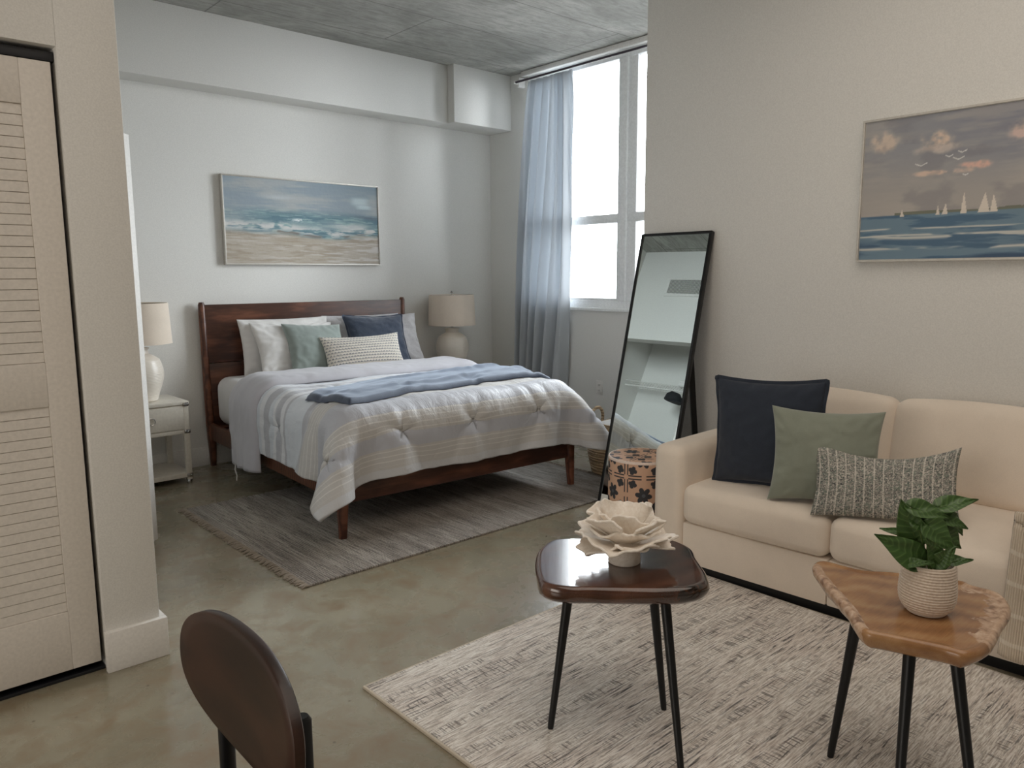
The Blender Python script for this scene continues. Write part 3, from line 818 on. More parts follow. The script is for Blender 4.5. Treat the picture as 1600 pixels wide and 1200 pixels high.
def put_pillow(name, label, cat, kw, mat, loc, yaw_, lean, rollz=0.0, group=None, trim=None, tname='piping'):
    t = thing(name, label, cat, loc, 0, group)
    t.rotation_euler = (-lean, rollz, yaw_)
    bm, ol = cushion(**kw)
    obj('pillow_body', bm, mat, t, 180)
    if trim:
        tm, wdt, th = trim
        c0 = ol.mean(0)
        bm = BM()
        n = len(ol); rws = []
        for k in range(n):
            p = ol[k]; d = p - c0; d[1] = 0; d = d / (np.linalg.norm(d) + 1e-9)
            tg = ol[(k + 1) % n] - ol[k - 1]; tg[1] = 0
            nn = np.array([tg[2], 0, -tg[0]]); nn = nn / (np.linalg.norm(nn) + 1e-9)
            if nn @ d < 0: nn = -nn
            wv = 0.003 * math.sin(k * 0.55)
            a = p - nn * 0.006; e = p + nn * wdt + np.array([0, wv, 0])
            y = np.array([0, th, 0])
            rws.append([a - y, e - y * 0.6, e + y * 0.6, a + y])
        vs = [[bm.verts.new(q_) for q_ in r_] for r_ in rws]
        for k in range(n):
            a, b2 = vs[k], vs[(k + 1) % n]
            for m_ in range(4):
                bm.faces.new((a[m_], a[(m_ + 1) % 4], b2[(m_ + 1) % 4], b2[m_]))
        obj(tname, bm, mat, t, 60)
    return t

def bedpt(x, y, z): return Mb @ Vector((x, y, z))
ZB = 0.657
L = R(24)
YW = R
put_pillow('bed_pillow', 'white pillow standing against the left of the headboard behind another', 'pillow', dict(w=0.70, h=0.41, t_=0.13, seed=2, wr=0.018, pinch=0.05), M['pillow_white'], (2.56, 5.30, ZB), R(-2), R(13))
put_pillow('bed_pillow', 'white pillow leaning in front, leftmost on the bed', 'pillow', dict(w=0.66, h=0.42, t_=0.15, seed=5, wr=0.022, pinch=0.08), M['pillow_white'], (2.60, 5.15, ZB), R(1), R(30), R(2))
put_pillow('bed_pillow', 'pale grey pillow against the right of the headboard behind the dark blue cushion', 'pillow', dict(w=0.68, h=0.41, t_=0.13, seed=8, wr=0.018, pinch=0.05), M['pillow_grey'], (3.22, 5.30, ZB), R(-4), R(13))
put_pillow('bed_pillow', 'pale grey patterned pillow sticking out right of the dark blue cushion', 'pillow', dict(w=0.70, h=0.43, t_=0.15, seed=11, wr=0.022, pinch=0.09), M['pillow_grey'], (3.31, 5.17, ZB), R(-9), R(24), R(-1))
put_pillow('throw_cushion', 'sage green velvet cushion leaning on the white bed pillows', 'cushion', dict(w=0.46, h=0.42, t_=0.15, seed=14, wr=0.010, pinch=0.09), M['sage'], (2.68, 5.03, ZB), R(-4), R(33), R(3))
put_pillow('throw_cushion', 'dark blue chenille square cushion on the bed behind the knitted lumbar', 'cushion', dict(w=0.48, h=0.45, t_=0.16, seed=17, wr=0.010, pinch=0.09), M['navy'], (3.20, 5.04, ZB), R(-11), R(29), R(1), None, (M['navy'], 0.012, 0.003), 'flange')

def knit_col(U, V):
    rows = 13; cols = 26
    v = (V + 1) / 2 * rows; u = (U + 1) / 2 * cols
    r = np.floor(v); fu = (u + 0.5 * (r % 2)) % 1 - 0.5; fv = v % 1 - 0.5
    d = np.abs(fv + 0.25 * np.abs(fu) * 2 - 0.05)
    m = (d < 0.17) & (np.abs(fu) < 0.36) & (V > -0.80)
    jit = vnoise(u * 3, v * 3) * 0.4
    base = np.zeros(U.shape + (3,)) + np.array([228, 222, 212])
    base = base - 14 * (vnoise(u * 6, v * 6)[..., None])
    c = mixc(base, (112, 116, 124), m * (0.6 + jit))
    return linarr(c)
def knit_disp(U, V):
    return 0.004 * np.abs(np.sin((V + 1) / 2 * 13 * np.pi)) + 0.002 * np.abs(np.sin((U + 1) / 2 * 52 * np.pi))
M['knit'] = painted('knitted_wool', 0.95, 0.3, 260)
put_pillow('lumbar_cushion', 'cream knitted lumbar cushion with rows of grey stitches on the bed', 'cushion', dict(w=0.62, h=0.31, t_=0.14, nu=210, nv=110, seed=20, wr=0.004, sag=0.05, colfn=knit_col, dispfn=knit_disp), M['knit'], (2.975, 4.89, ZB), R(-10), R(30), R(-1))

# ------------------------------------------------------------------ nightstands and lamps
def nightstand(x0, x1, y0, y1, h, label):
    cx, cy = (x0 + x1) / 2, (y0 + y1) / 2
    t = thing('nightstand', label, 'nightstand', (cx, cy, 0), 0, 'bedside nightstands')
    w, d = (x1 - x0) / 2, (y1 - y0) / 2
    p = 0.017
    m_ = M['nightstand']
    for sx in (-1, 1):
        for sy in (-1, 1):
            bm = BM(); box(bm, sx * (w - p) - p, sx * (w - p) + p, sy * (d - p) - p, sy * (d - p) + p, 0.03, h - 0.022, 0.002)
            lg = obj('leg', bm, m_, t)
            bm = BM(); lathe(bm, [(0.014, 0.0), (0.017, 0.006), (0.017, 0.022), (0.012, 0.032)], 16, (sx * (w - p), sy * (d - p), 0)); obj('foot', bm, M['chrome'], lg)
    bm = BM(); box(bm, -w - 0.004, w + 0.004, -d - 0.004, d + 0.004, h - 0.022, h, 0.003); obj('top', bm, m_, t)
    bm = BM(); box(bm, -w + 0.034, w - 0.034, -d + 0.006, d - 0.006, h - 0.19, h - 0.024, 0.002); obj('case', bm, m_, t)
    bm = BM(); box(bm, -w + 0.002, w - 0.002, -d + 0.002, d - 0.002, 0.045, 0.075, 0.002); obj('lower_shelf', bm, m_, t)
    bm = BM(); box(bm, -w + 0.034, w - 0.034, -d - 0.002, -d + 0.02, h - 0.185, h - 0.030, 0.003); dr = obj('drawer', bm, m_, t)
    bm = BM()
    tube(bm, [(0.022 * math.cos(a), -d - 0.008, h - 0.11 + 0.022 * math.sin(a)) for a in np.linspace(0, 2 * np.pi, 25)], 0.003, 8)
    obj('ring_pull', bm, M['chrome'], dr)
    bm = BM(); box(bm, -w + 0.034, w - 0.034, -d, -d + 0.02, h - 0.215, h - 0.19, 0.002); box(bm, -w + 0.034, w - 0.034, d - 0.02, d, h - 0.215, h - 0.19, 0.002)
    box(bm, -w + 0.002, -w + 0.03, -d + 0.034, d - 0.034, h - 0.215, h - 0.19, 0.002); box(bm, w - 0.03, w - 0.002, -d + 0.034, d - 0.034, h - 0.215, h - 0.19, 0.002)
    obj('apron', bm, m_, t)
    for sx in (-1, 1):
        for zz in (h - 0.02, h - 0.20, 0.06):
            bm = BM()
            box(bm, sx * (w - 0.018) - 0.018, sx * (w - 0.018) + 0.018, -d - 0.006, -d + 0.002, zz - 0.012, zz + 0.012, 0.001)
            box(bm, sx * (w + 0.0005) - 0.004, sx * (w + 0.0005) + 0.004, -d - 0.003, -d + 0.034, zz - 0.012, zz + 0.012, 0.001)
            for dx in (-0.009, 0.009):
                bmesh.ops.create_uvsphere(bm, u_segments=8, v_segments=6, radius=0.005, matrix=Matrix.Translation((sx * (w - 0.018) + dx, -d - 0.007, zz)))
            obj('corner_bracket', bm, M['chrome'], t)
    return t
NH = 0.555
nightstand(1.27, 1.742, 5.12, 5.52, NH, 'cream nightstand with metal corners left of the bed')
nightstand(3.935, 4.40, 5.14, 5.52, NH, 'cream nightstand right of the bed, mostly hidden by the comforter')

def lamp(x, y, z, label):
    t = thing('table_lamp', label, 'lamp', (x, y, z), 0, 'bedside table lamps')
    bm = BM()
    prof = [(0.085, 0.0), (0.093, 0.004)]
    zs = np.linspace(0.01, 0.315, 96)
    for zz in zs:
        q_ = zz / 0.315
        r = 0.096 + 0.047 * math.sin(math.pi * min(1, q_ * 0.98) ** 1.25) ** 1.0
        if q_ > 0.86: r = r * (1 - 0.42 * ((q_ - 0.86) / 0.14) ** 1.6)
        r += 0.0011 * math.sin(zz * 2 * math.pi / 0.0095)
        prof.append((r, zz))
    prof += [(0.058, 0.320), (0.056, 0.338), (0.064, 0.345), (0.064, 0.352), (0.03, 0.354)]
    lathe(bm, prof, 56); obj('lamp_base', bm, M['ceramic'], t, 50)
    bm = BM(); tube(bm, [(0, 0, 0.35), (0, 0, 0.44)], 0.012, 12); tube(bm, [(0, 0, 0.44), (0, 0, 0.655)], 0.003, 8)
    for a in (0, 2.094, 4.189): tube(bm, [(0, 0, 0.635), (0.195 * math.cos(a), 0.195 * math.sin(a), 0.635)], 0.002, 6)
    obj('harp', bm, M['chrome'], t)
    bm = BM(); lathe(bm, [(0.010, 0.655), (0.012, 0.662), (0.006, 0.672), (0.001, 0.675)], 12); obj('finial', bm, M['chrome'], t)
    bm = BM()
    r0, r1 = 0.207, 0.195
    lathe(bm, [(r0, 0.378), (r1, 0.64), (r1 - 0.004, 0.64), (r0 - 0.004, 0.378), (r0, 0.378)], 64, cap0=False, cap1=False)
    bmesh.ops.remove_doubles(bm, verts=bm.verts[:], dist=0.0003)
    obj('lamp_shade', bm, M['shade'], t, 60)
    return t
lamp(1.515, 5.31, NH, 'white ribbed ceramic lamp with linen drum shade on the left nightstand')
lamp(4.095, 5.33, NH, 'white ribbed ceramic lamp with linen drum shade between bed and curtain')

# ------------------------------------------------------------------ paintings
def seascape(U, V):      # U 0..1 left-right, V 0..1 bottom-top
    n = fbm(U * 5, V * 9, 5); st_ = fbm(U * 6 + 3, V * 34, 5); st3 = fbm(U * 14, V * 70, 4)
    c = np.zeros(U.shape + (3,)) + np.array([146, 160, 170.])
    c = mixc(c, (174, 178, 178), sstep(0.35, 0.65, 0.6 * n + 0.4 * st_))
    c = mixc(c, (128, 148, 160), sstep(0.75, 1.0, V) * sstep(0.3, 1, U) * 0.8)
    cl = np.exp(-((U - 0.87 - 0.0) / 0.06) ** 4 - ((V - 0.80) / 0.05) ** 4) + np.exp(-((U - 0.90) / 0.055) ** 4 - ((V - 0.73) / 0.025) ** 4)
    c = mixc(c, (196, 214, 216), cl * 0.8)
    cl = np.exp(-((U - 0.33) / 0.10) ** 2 - ((V - 0.79) / 0.03) ** 2)
    c = mixc(c, (186, 194, 196), cl * sstep(0.4, 0.6, st_))
    hz = 0.60 + 0.05 * (fbm(U * 3, V * 0 + 1, 3) - 0.5) - 0.02 * U
    sea = sstep(hz + 0.10, hz, V + 0.05 * (st_ - 0.5))
    sc = mixc(np.zeros(U.shape + (3,)) + np.array([110, 142, 150.]), (84, 120, 134), sstep(0.4, 0.65, st_))
    sc = mixc(sc, (140, 170, 172), sstep(0.55, 0.7, st3))
    c = mixc(c, sc, sea * (0.35 + 0.65 * sstep(0.02, 0.3, U)))
    c = mixc(c, (88, 104, 120), np.exp(-((U - 0.94) / 0.10) ** 2 - ((V - 0.60 + 0.1 * (U - 0.9)) / 0.025) ** 2) * 0.8)
    sh = 0.42 + 0.06 * (fbm(U * 4 + 8, V * 2, 4) - 0.5) - 0.06 * sstep(0.3, 0.65, U) + 0.05 * sstep(0.65, 0.85, U)
    foam = np.exp(-((V - sh - 0.02) / 0.055) ** 2)
    c = mixc(c, (214, 212, 208), foam * sstep(0.40, 0.60, fbm(U * 16, V * 30, 4)) * 0.95)
    c = mixc(c, (220, 220, 216), np.exp(-((U - 0.8) / 0.18) ** 2 - ((V - 0.47) / 0.05) ** 2) * sstep(0.3, 0.6, n) * 0.8)
    sand = sstep(sh - 0.01, sh - 0.09, V + 0.05 * (st_ - 0.5))
    sd_ = mixc(np.zeros(U.shape + (3,)) + np.array([182, 172, 158.]), (158, 145, 126), 0.75 * sstep(0.40, 0.66, 0.5 * st_ + 0.5 * fbm(U * 16 + 9, V * 60, 4)))
    sd_ = mixc(sd_, (206, 202, 196), sstep(0.46, 0.66, fbm(U * 9 + 20, V * 46, 5)) * (0.4 + 0.6 * U))
    sd_ = mixc(sd_, (150, 134, 110), np.exp(-((U - 0.42) / 0.12) ** 2 - ((V - 0.28) / 0.03) ** 2) * 0.5)
    c = mixc(c, sd_, sand)
    dk = np.exp(-((V - sh + 0.035) / 0.016) ** 2) * sstep(0.55, 0.68, fbm(U * 9 + 2, V * 20, 3))
    c = mixc(c, (112, 102, 94), dk * 0.8)
    wf = np.exp(-((U - 0.45) / 0.05) ** 2 - ((V - 0.53) / 0.02) ** 2) * (fbm(U * 60, V * 60, 3) > 0.5)
    c = mixc(c, (232, 236, 236), wf)
    return linarr(c * 0.97)

def sails(U, V):
    n = fbm(U * 5 + 4, V * 4, 5); st_ = fbm(U * 7, V * 26, 5)
    hz = 0.315
    c = np.zeros(U.shape + (3,)) + np.array([150, 152, 158.])
    c = mixc(c, (176, 170, 164), sstep(0.85, 0.35, V) * 0.9)
    c = mixc(c, (116, 122, 140), sstep(0.45, 0.95, V) * sstep(0.15, 0.6, U + 0.3 * (n - 0.5)) * 0.85)
    c = mixc(c, (182, 176, 170), sstep(0.42, 0.66, 0.6 * n + 0.4 * st_) * 0.55)
    c = mixc(c, (120, 120, 128), sstep(0.5, 0.7, fbm(U * 8 + 30, V * 7, 5)) * 0.35)
    def cloud(c, cx, cy, rx, ry, col, k=1.0):
        d = np.exp(-((U - cx) / rx) ** 2 - ((V - cy) / ry) ** 2) * 2.0 * np.clip(0.75 + 2.0 * (fbm(U * 26 + cx * 50, V * 15, 5) - 0.5), 0, 2)
        cc_ = mixc(np.zeros(U.shape + (3,)) + np.array(col, float), (168, 158, 154), sstep(0.45, 0.7, fbm(U * 40 + 3, V * 24, 4)) * 0.6)
        f = np.clip(sstep(0.3, 1.2, d) * k, 0, 1)[..., None]
        return c * (1 - f) + cc_ * f
    c = cloud(c, 0.07, 0.84, 0.045, 0.075, (212, 196, 182)); c = cloud(c, 0.245, 0.81, 0.05, 0.075, (222, 200, 182)); c = cloud(c, 0.25, 0.76, 0.07, 0.04, (206, 194, 186), 0.8)
    c = cloud(c, 0.27, 0.595, 0.10, 0.022, (220, 196, 180)); c = cloud(c, 0.37, 0.625, 0.05, 0.03, (224, 186, 172))
    c = cloud(c, 0.52, 0.82, 0.05, 0.1, (214, 190, 182)); c = cloud(c, 0.75, 0.72, 0.1, 0.06, (212, 196, 186)); c = cloud(c, 0.85, 0.86, 0.07, 0.06, (206, 194, 190))
    land = (V > hz - 0.005) & (V < hz + 0.010 + 0.018 * fbm(U * 12, V * 0, 3)) & (U > 0.12)
    c = mixc(c, (112, 116, 100), land * 0.9)
    sea = sstep(hz + 0.004, hz - 0.004, V)
    sc = mixc(np.zeros(U.shape + (3,)) + np.array([112, 138, 156.]), (78, 108, 134), sstep(0.42, 0.6, st_))
    sc = mixc(sc, (60, 84, 112), sstep(0.16, 0.04, V) * sstep(0.35, 0.6, fbm(U * 4, V * 18, 4)))
    for yy, w in ((0.155, 0.012), (0.17, 0.008), (0.075, 0.01), (0.215, 0.006)):
        sc = mixc(sc, (206, 206, 200), np.exp(-((V - yy - 0.015 * (fbm(U * 5 + yy * 90, V * 0, 3) - 0.5)) / w) ** 2) * sstep(0.4, 0.55, fbm(U * 9 + yy * 31, V * 30, 3)))
    c = mixc(c, sc, sea)
    for sx, sw, h_, lean in ((0.145, 0.010, 0.05, 0.3), (0.265, 0.009, 0.065, 0.2), (0.29, 0.013, 0.08, -0.2), (0.345, 0.013, 0.15, 0.35), (0.41, 0.024, 0.135, -0.1), (0.435, 0.016, 0.12, 0.4), (0.56, 0.012, 0.09, 0.2), (0.70, 0.02, 0.12, -0.2), (0.73, 0.014, 0.1, 0.2)):
        vv_ = (V - hz + 0.012) / h_
        half = sw * (1 - vv_) * 0.75
        cx = sx + lean * sw * (1 - vv_) * 0.6
        m = (vv_ > 0) & (vv_ < 1) & (np.abs(U - cx) < half)
        c = mixc(c, (226, 216, 204), m * 0.95)
    for bx, by, s in ((0.20, 0.655, 0.02), (0.32, 0.675, 0.017), (0.33, 0.72, 0.014), (0.29, 0.70, 0.012), (0.345, 0.565, 0.010), (0.55, 0.72, 0.022), (0.62, 0.68, 0.016)):
        d = np.abs(V - by - 0.9 * np.abs(U - bx) + 0.004); m = (d < 0.0038) & (np.abs(U - bx) < s)
        c = mixc(c, (222, 222, 220), m * 0.9)
    return linarr(c)

def painting(name, label, w, h, fn, nu, nv, place):
    t = thing(name, label, 'painting', (0, 0, 0))
    u = np.linspace(0, 1, nu); v = np.linspace(0, 1, nv); U, V = np.meshgrid(u, v)
    P_ = np.stack([(U - 0.5) * (w - 0.024), np.full(U.shape, -0.030), 0.012 + V * (h - 0.024)], -1)
    link('canvas', grid_mesh('canvas', P_, None, fn(U, V)), M['canvas'], t, 180)
    bm = BM()
    box(bm, -w / 2, w / 2, -0.038, 0, 0, 0.010, 0.001); box(bm, -w / 2, w / 2, -0.038, 0, h - 0.010, h, 0.001)
    box(bm, -w / 2, -w / 2 + 0.010, -0.038, 0, 0.010, h - 0.010, 0.001); box(bm, w / 2 - 0.010, w / 2, -0.038, 0, 0.010, h - 0.010, 0.001)
    obj('picture_frame', bm, M['frame'], t)
    bm = BM(); box(bm, -w / 2 + 0.01, w / 2 - 0.01, -0.028, -0.004, 0.01, h - 0.01); obj('backing_board', bm, M['trim'], t)
    t.location = place[0]; t.rotation_euler = (0, 0, place[1])
    return t
painting('painting', 'framed beach seascape painting above the headboard', 1.30, 0.640, seascape, 420, 210, ((2.857, YB - 0.002, 1.447), 0))
painting('painting', 'framed painting of white sailboats on the wall above the sofa', 1.30, 0.655, sails, 420, 210, ((XS - 0.002, 1.668 - 0.65, 1.412), R(-90)))

# ------------------------------------------------------------------ rugs
t = thing('bedroom_rug', 'grey brown woven rug with fringed ends under the bed', 'rug', (2.655, 3.765, 0))
bm = BM(); box(bm, -1.165, 1.165, -0.765, 0.765, 0.0, 0.011, 0.003); obj('woven_field', bm, M['rug_grey'], t)
for sx in (-1, 1):
    bm = BM()
    for k in range(150):
        y = -0.762 + 1.524 * k / 149
        l_ = 0.035 + 0.018 * random.random(); a = random.uniform(-0.25, 0.25); hh = 0.006 + 0.006 * random.random()
        p0 = (sx * 1.160, y, 0.005); p1 = (sx * (1.165 + l_ * 0.5), y + a * l_ * 0.4, hh); p2 = (sx * (1.165 + l_), y + a * l_, 0.004)
        tube(bm, [p0, p1, p2], [0.0045, 0.005, 0.003], 5)
    o = obj('fringe', bm, M['fringe'], t, 60); o['kind'] = 'stuff'
t = thing('living_room_rug', 'cream and charcoal distressed rug under the two side tables', 'rug', (2.045, 0.60, 0))
bm = BM(); box(bm, -0.817, 0.817, -1.5, 1.5, 0.0, 0.0118, 0.003); obj('pile_field', bm, M['rug_cream'], t)
bm = BM()
for a in ((-0.825, -0.815, -1.508, 1.508), (0.815, 0.825, -1.508, 1.508), (-0.815, 0.815, -1.508, -1.498), (-0.815, 0.815, 1.498, 1.508)):
    box(bm, a[0], a[1], a[2], a[3], 0.0, 0.0105, 0.003)
obj('binding', bm, M['rug_edge'], t)

# ------------------------------------------------------------------ mirror, stool, basket
t = thing('floor_mirror', 'tall leaning floor mirror with thin black frame in front of the wall corner', 'mirror', (3.34, 2.96, 0.0), 0)
al = R(-1)
yv = -Vector((math.sin(al), math.cos(al), 0))        # towards the camera end
bk = Vector((math.cos(al), -math.sin(al), 0)); tl = R(13.7)
upv = (bk * math.sin(tl) + Vector((0, 0, 1)) * math.cos(tl)); nv_ = yv.cross(upv)
if nv_.x > 0: nv_ = -nv_
Rm = Matrix((( yv.x, -nv_.x, upv.x), (yv.y, -nv_.y, upv.y), (yv.z, -nv_.z, upv.z)))   # local x along width, y away from viewer, z up
t.rotation_euler = Rm.to_euler()
MWd, MHt = 0.485, 1.648
bm = BM()
fwid = 0.015
for a in ((0, MWd, 0, fwid), (0, MWd, MHt - fwid, MHt), (0, fwid, fwid, MHt - fwid), (MWd - fwid, MWd, fwid, MHt - fwid)):
    box(bm, a[0], a[1], 0, 0.03, a[2], a[3], 0.001)
obj('mirror_frame', bm, M['black_metal'], t)
bm = BM(); box(bm, fwid, MWd - fwid, 0.006, 0.010, fwid, MHt - fwid); obj('mirror_glass', bm, M['mirror'], t)
bm = BM(); box(bm, fwid * 0.5, MWd - fwid * 0.5, 0.012, 0.02, fwid * 0.5, MHt - fwid * 0.5); obj('back_panel', bm, M['black_metal'], t)
bm = BM(); box(bm, 0.02, 0.075, 0.0045, 0.0058, 0.02, 0.07); obj('paper_tag', bm, M['kraft'], t, label='white paper tag at the lower corner of the mirror glass')
Rmi = Rm.inverted()
def mloc(p): return Rmi @ (Vector(p) - Vector((3.34, 2.96, 0)))
bm = BM(); tube(bm, [mloc((3.600, 2.505, 0.92)), mloc((3.722, 2.505, 0.010))], 0.021, 4)
tube(bm, [mloc((3.600, 2.925, 0.92)), mloc((3.722, 2.925, 0.010))], 0.021, 4); tube(bm, [mloc((3.71, 2.505, 0.10)), mloc((3.71, 2.925, 0.10))], 0.008, 6)
obj('easel_stand', bm, M['black_metal'], t)

def stool_col(A, Z):     # A arc length, Z height (m) : tile with corner flowers, a big flower and double lines
    ts_ = 0.178
    fu = ((A / ts_) % 1) - 0.5; fv = (((Z - 0.02) / ts_) % 1) - 0.5
    c = np.zeros(A.shape + (3,)) + np.array([206, 168, 142.])
    c = c + 16 * (fbm(A * 9, Z * 9, 3)[..., None] - 0.5)
    dark = np.array([46, 48, 54.])
    def flower(cx, cy, r, n, ph, inner=0.62):
        dx = fu - cx; dy = fv - cy; rr = np.sqrt(dx ** 2 + dy ** 2); th_ = np.arctan2(dy, dx)
        return rr < r * (inner + (1 - inner) * np.abs(np.cos(n * th_ / 2 + ph)))
    m = flower(0, 0, 0.24, 6, 0.4, 0.55)
    for sx in (-1, 1):
        for sy in (-1, 1):
            m |= flower(sx * 0.31, sy * 0.31, 0.125, 4, 0.7, 0.7)
    for sx in (-1, 1):
        m |= (np.abs(fu - sx * 0.455) < 0.017) & (np.abs(fv) < 0.44) & (np.abs(np.abs(fv) - 0.0) > 0.06)
        m |= (np.abs(fv - sx * 0.455) < 0.017) & (np.abs(fu) < 0.44) & (np.abs(fu) > 0.06)
    c = mixc(c, dark, m * 0.96)
    cc = np.sqrt(fu ** 2 + fv ** 2) < 0.05
    c = mixc(c, (84, 88, 94), cc)
    return linarr(c)
t = thing('drum_stool', 'tan drum stool with black flower pattern between mirror and sofa', 'stool', (3.03, 2.385, 0), R(10))
SRr, SH = 0.168, 0.452
nu, nv = 520, 200
a = np.linspace(0, 2 * np.pi, nu, endpoint=False)[None, :]; z = np.linspace(0.0, SH - 0.008, nv)[:, None]
P_ = np.stack([SRr * np.cos(a) + 0 * z, SRr * np.sin(a) + 0 * z, z + 0 * a], -1)
link('drum_side', grid_mesh('drum_side', P_, None, stool_col(a * SRr + 0 * z, z + 0 * a), True), M['painted'], t, 180)
nr = 90
r_ = np.linspace(0.001, SRr - 0.006, nr)[:, None]
P_ = np.stack([r_ * np.cos(a), r_ * np.sin(a), np.full((nr, nu), SH)], -1)
link('drum_top', grid_mesh('drum_top', P_, None, stool_col(P_[..., 0] + 0.05, P_[..., 1] + 0.03), True), M['painted'], t, 180)
bm = BM(); lathe(bm, [(SRr - 0.007, SH - 0.012), (SRr, SH - 0.012), (SRr + 0.001, SH - 0.006), (SRr - 0.003, SH + 0.001), (SRr - 0.007, SH + 0.001), (SRr - 0.007, SH - 0.012)], 96, cap0=False, cap1=False)
obj('rim', bm, plain('pale_pink_rim', (228, 210, 198), 0.5, 90, 0.02), t)

t = thing('woven_basket', 'woven seagrass basket with rope handles under the window', 'basket', (3.98, 3.38, 0.012))
bm = BM()
prof = []
for k in range(130):
    q_ = k / 129; zz = 0.34 * q_
    r = 0.125 + 0.055 * math.sin(math.pi * (0.12 + 0.62 * q_)) + 0.0035 * math.sin(zz * 2 * math.pi / 0.016)
    prof.append((r, zz))
prof2 = [(r - 0.012, z_) for r, z_ in prof[::-4]]
nseg = 72
out = []
for (r, zz) in prof + prof2[:-1]:
    dipv = zz / 0.34
    out.append([Vector((r * math.cos(t2), r * math.sin(t2), zz + 0.02 * dipv ** 3 * math.cos(2 * t2) + 0.002 * math.sin(18 * t2 + zz * 900))) for t2 in [2 * math.pi * k / nseg for k in range(nseg)]])
rings(bm, out)
obj('basket_body', bm, M['seagrass'], t, 60)
for sx in (-1, 1):
    bm = BM()
    pts = [(0.07 * math.cos(a) * 1.0, sx * 0.165, 0.0) for a in (0,)]
    tube(bm, [(-0.165 * 0 + 0.075 * math.cos(a), sx * (0.168 - 0.02 * math.sin(a)), 0.325 + 0.105 * math.sin(a)) for a in np.linspace(0, math.pi, 15)], 0.011, 8)
    obj('handle', bm, M['seagrass'], t)
bm = BM(); bmesh.ops.create_icosphere(bm, subdivisions=3, radius=0.10, matrix=Matrix.Translation((0, 0, 0)) @ Matrix.Diagonal((1.15, 1.15, 0.75, 1)))
for v in bm.verts: v.co += v.co.normalized() * 0.014 * (float(fbm(v.co.x * 20 + 4, v.co.y * 20 + v.co.z * 11, 3)) - 0.5) * 2
o = obj('rolled_blanket', bm, M['pillow_white'], None, 180); o.location = (3.98, 3.38, 0.30); tag(o, 'white bundled cloth lying inside the woven basket', 'cloth')

# ------------------------------------------------------------------ sofa
SO = Vector((2.83, 2.165, 0.0)); SROT = R(-90 + 2.0)
# local: x runs along the sofa away from the mirror (towards -Y), y runs to the back (towards +X), z up
sofa = thing('sofa', 'beige fabric two-seat sofa against the right wall', 'sofa', SO, SROT)
SL, SD, AW = 1.68, 0.88, 0.165
def padded(bm, x0, x1, y0, y1, z0, z1, bev, puff=0.012, seg=5, sub=10, M_=None):
    tmp = bmesh.new()
    box(tmp, x0, x1, y0, y1, z0, z1, bev, seg)
    c_ = Vector(((x0 + x1) / 2, (y0 + y1) / 2, (z0 + z1) / 2)); h_ = Vector(((x1 - x0) / 2, (y1 - y0) / 2, (z1 - z0) / 2))
    bmesh.ops.subdivide_edges(tmp, edges=[e for e in tmp.edges if e.calc_length() > 0.1], cuts=sub, use_grid_fill=True)
    for v in tmp.verts:
        q_ = Vector(((v.co.x - c_.x) / h_.x, (v.co.y - c_.y) / h_.y, (v.co.z - c_.z) / h_.z))
        for ax in range(3):
            if abs(q_[ax]) > 0.75:
                o1, o2 = [k for k in range(3) if k != ax]
                v.co[ax] += math.copysign(puff * max(0, 1 - q_[o1] ** 2) * max(0, 1 - q_[o2] ** 2), q_[ax])
    join(bm, tmp, M_)
bm = BM(); box(bm, 0.03, SL - 0.03, 0.035, SD - 0.04, 0.0, 0.045); obj('plinth', bm, M['black_metal'], sofa)
bm = BM(); box(bm, AW + 0.001, SL / 2 - 0.001, 0.012, SD - 0.02, 0.045, 0.235, 0.008); box(bm, SL / 2 + 0.001, SL - AW - 0.001, 0.012, SD - 0.02, 0.045, 0.235, 0.008); obj('base', bm, M['sofa'], sofa)
for x0 in (0, SL - AW):
    bm = BM(); padded(bm, x0, x0 + AW, 0.0, SD - 0.02, 0.045, 0.58, 0.045, 0.006); obj('armrest', bm, M['sofa'], sofa)
bm = BM(); padded(bm, AW, SL - AW, SD - 0.17, SD - 0.01, 0.1, 0.72, 0.04, 0.004); obj('back_frame', bm, M['sofa'], sofa)
for k in range(2):
    x0 = AW + 0.002 + k * (SL - 2 * AW) / 2
    x1 = x0 + (SL - 2 * AW) / 2 - 0.004
    bm = BM(); padded(bm, x0, x1, -0.012, SD - 0.24, 0.237, 0.415, 0.045, 0.018); obj('seat_cushion', bm, M['sofa'], sofa, 60)
    bm = BM(); padded(bm, x0, x1, -0.075, 0.075, 0.0, 0.405, 0.05, 0.022, M_=Matrix.Translation((0, SD - 0.255, 0.405)) @ Matrix.Rotation(R(-10), 4, 'X')); obj('back_cushion', bm, M['sofa'], sofa, 60)

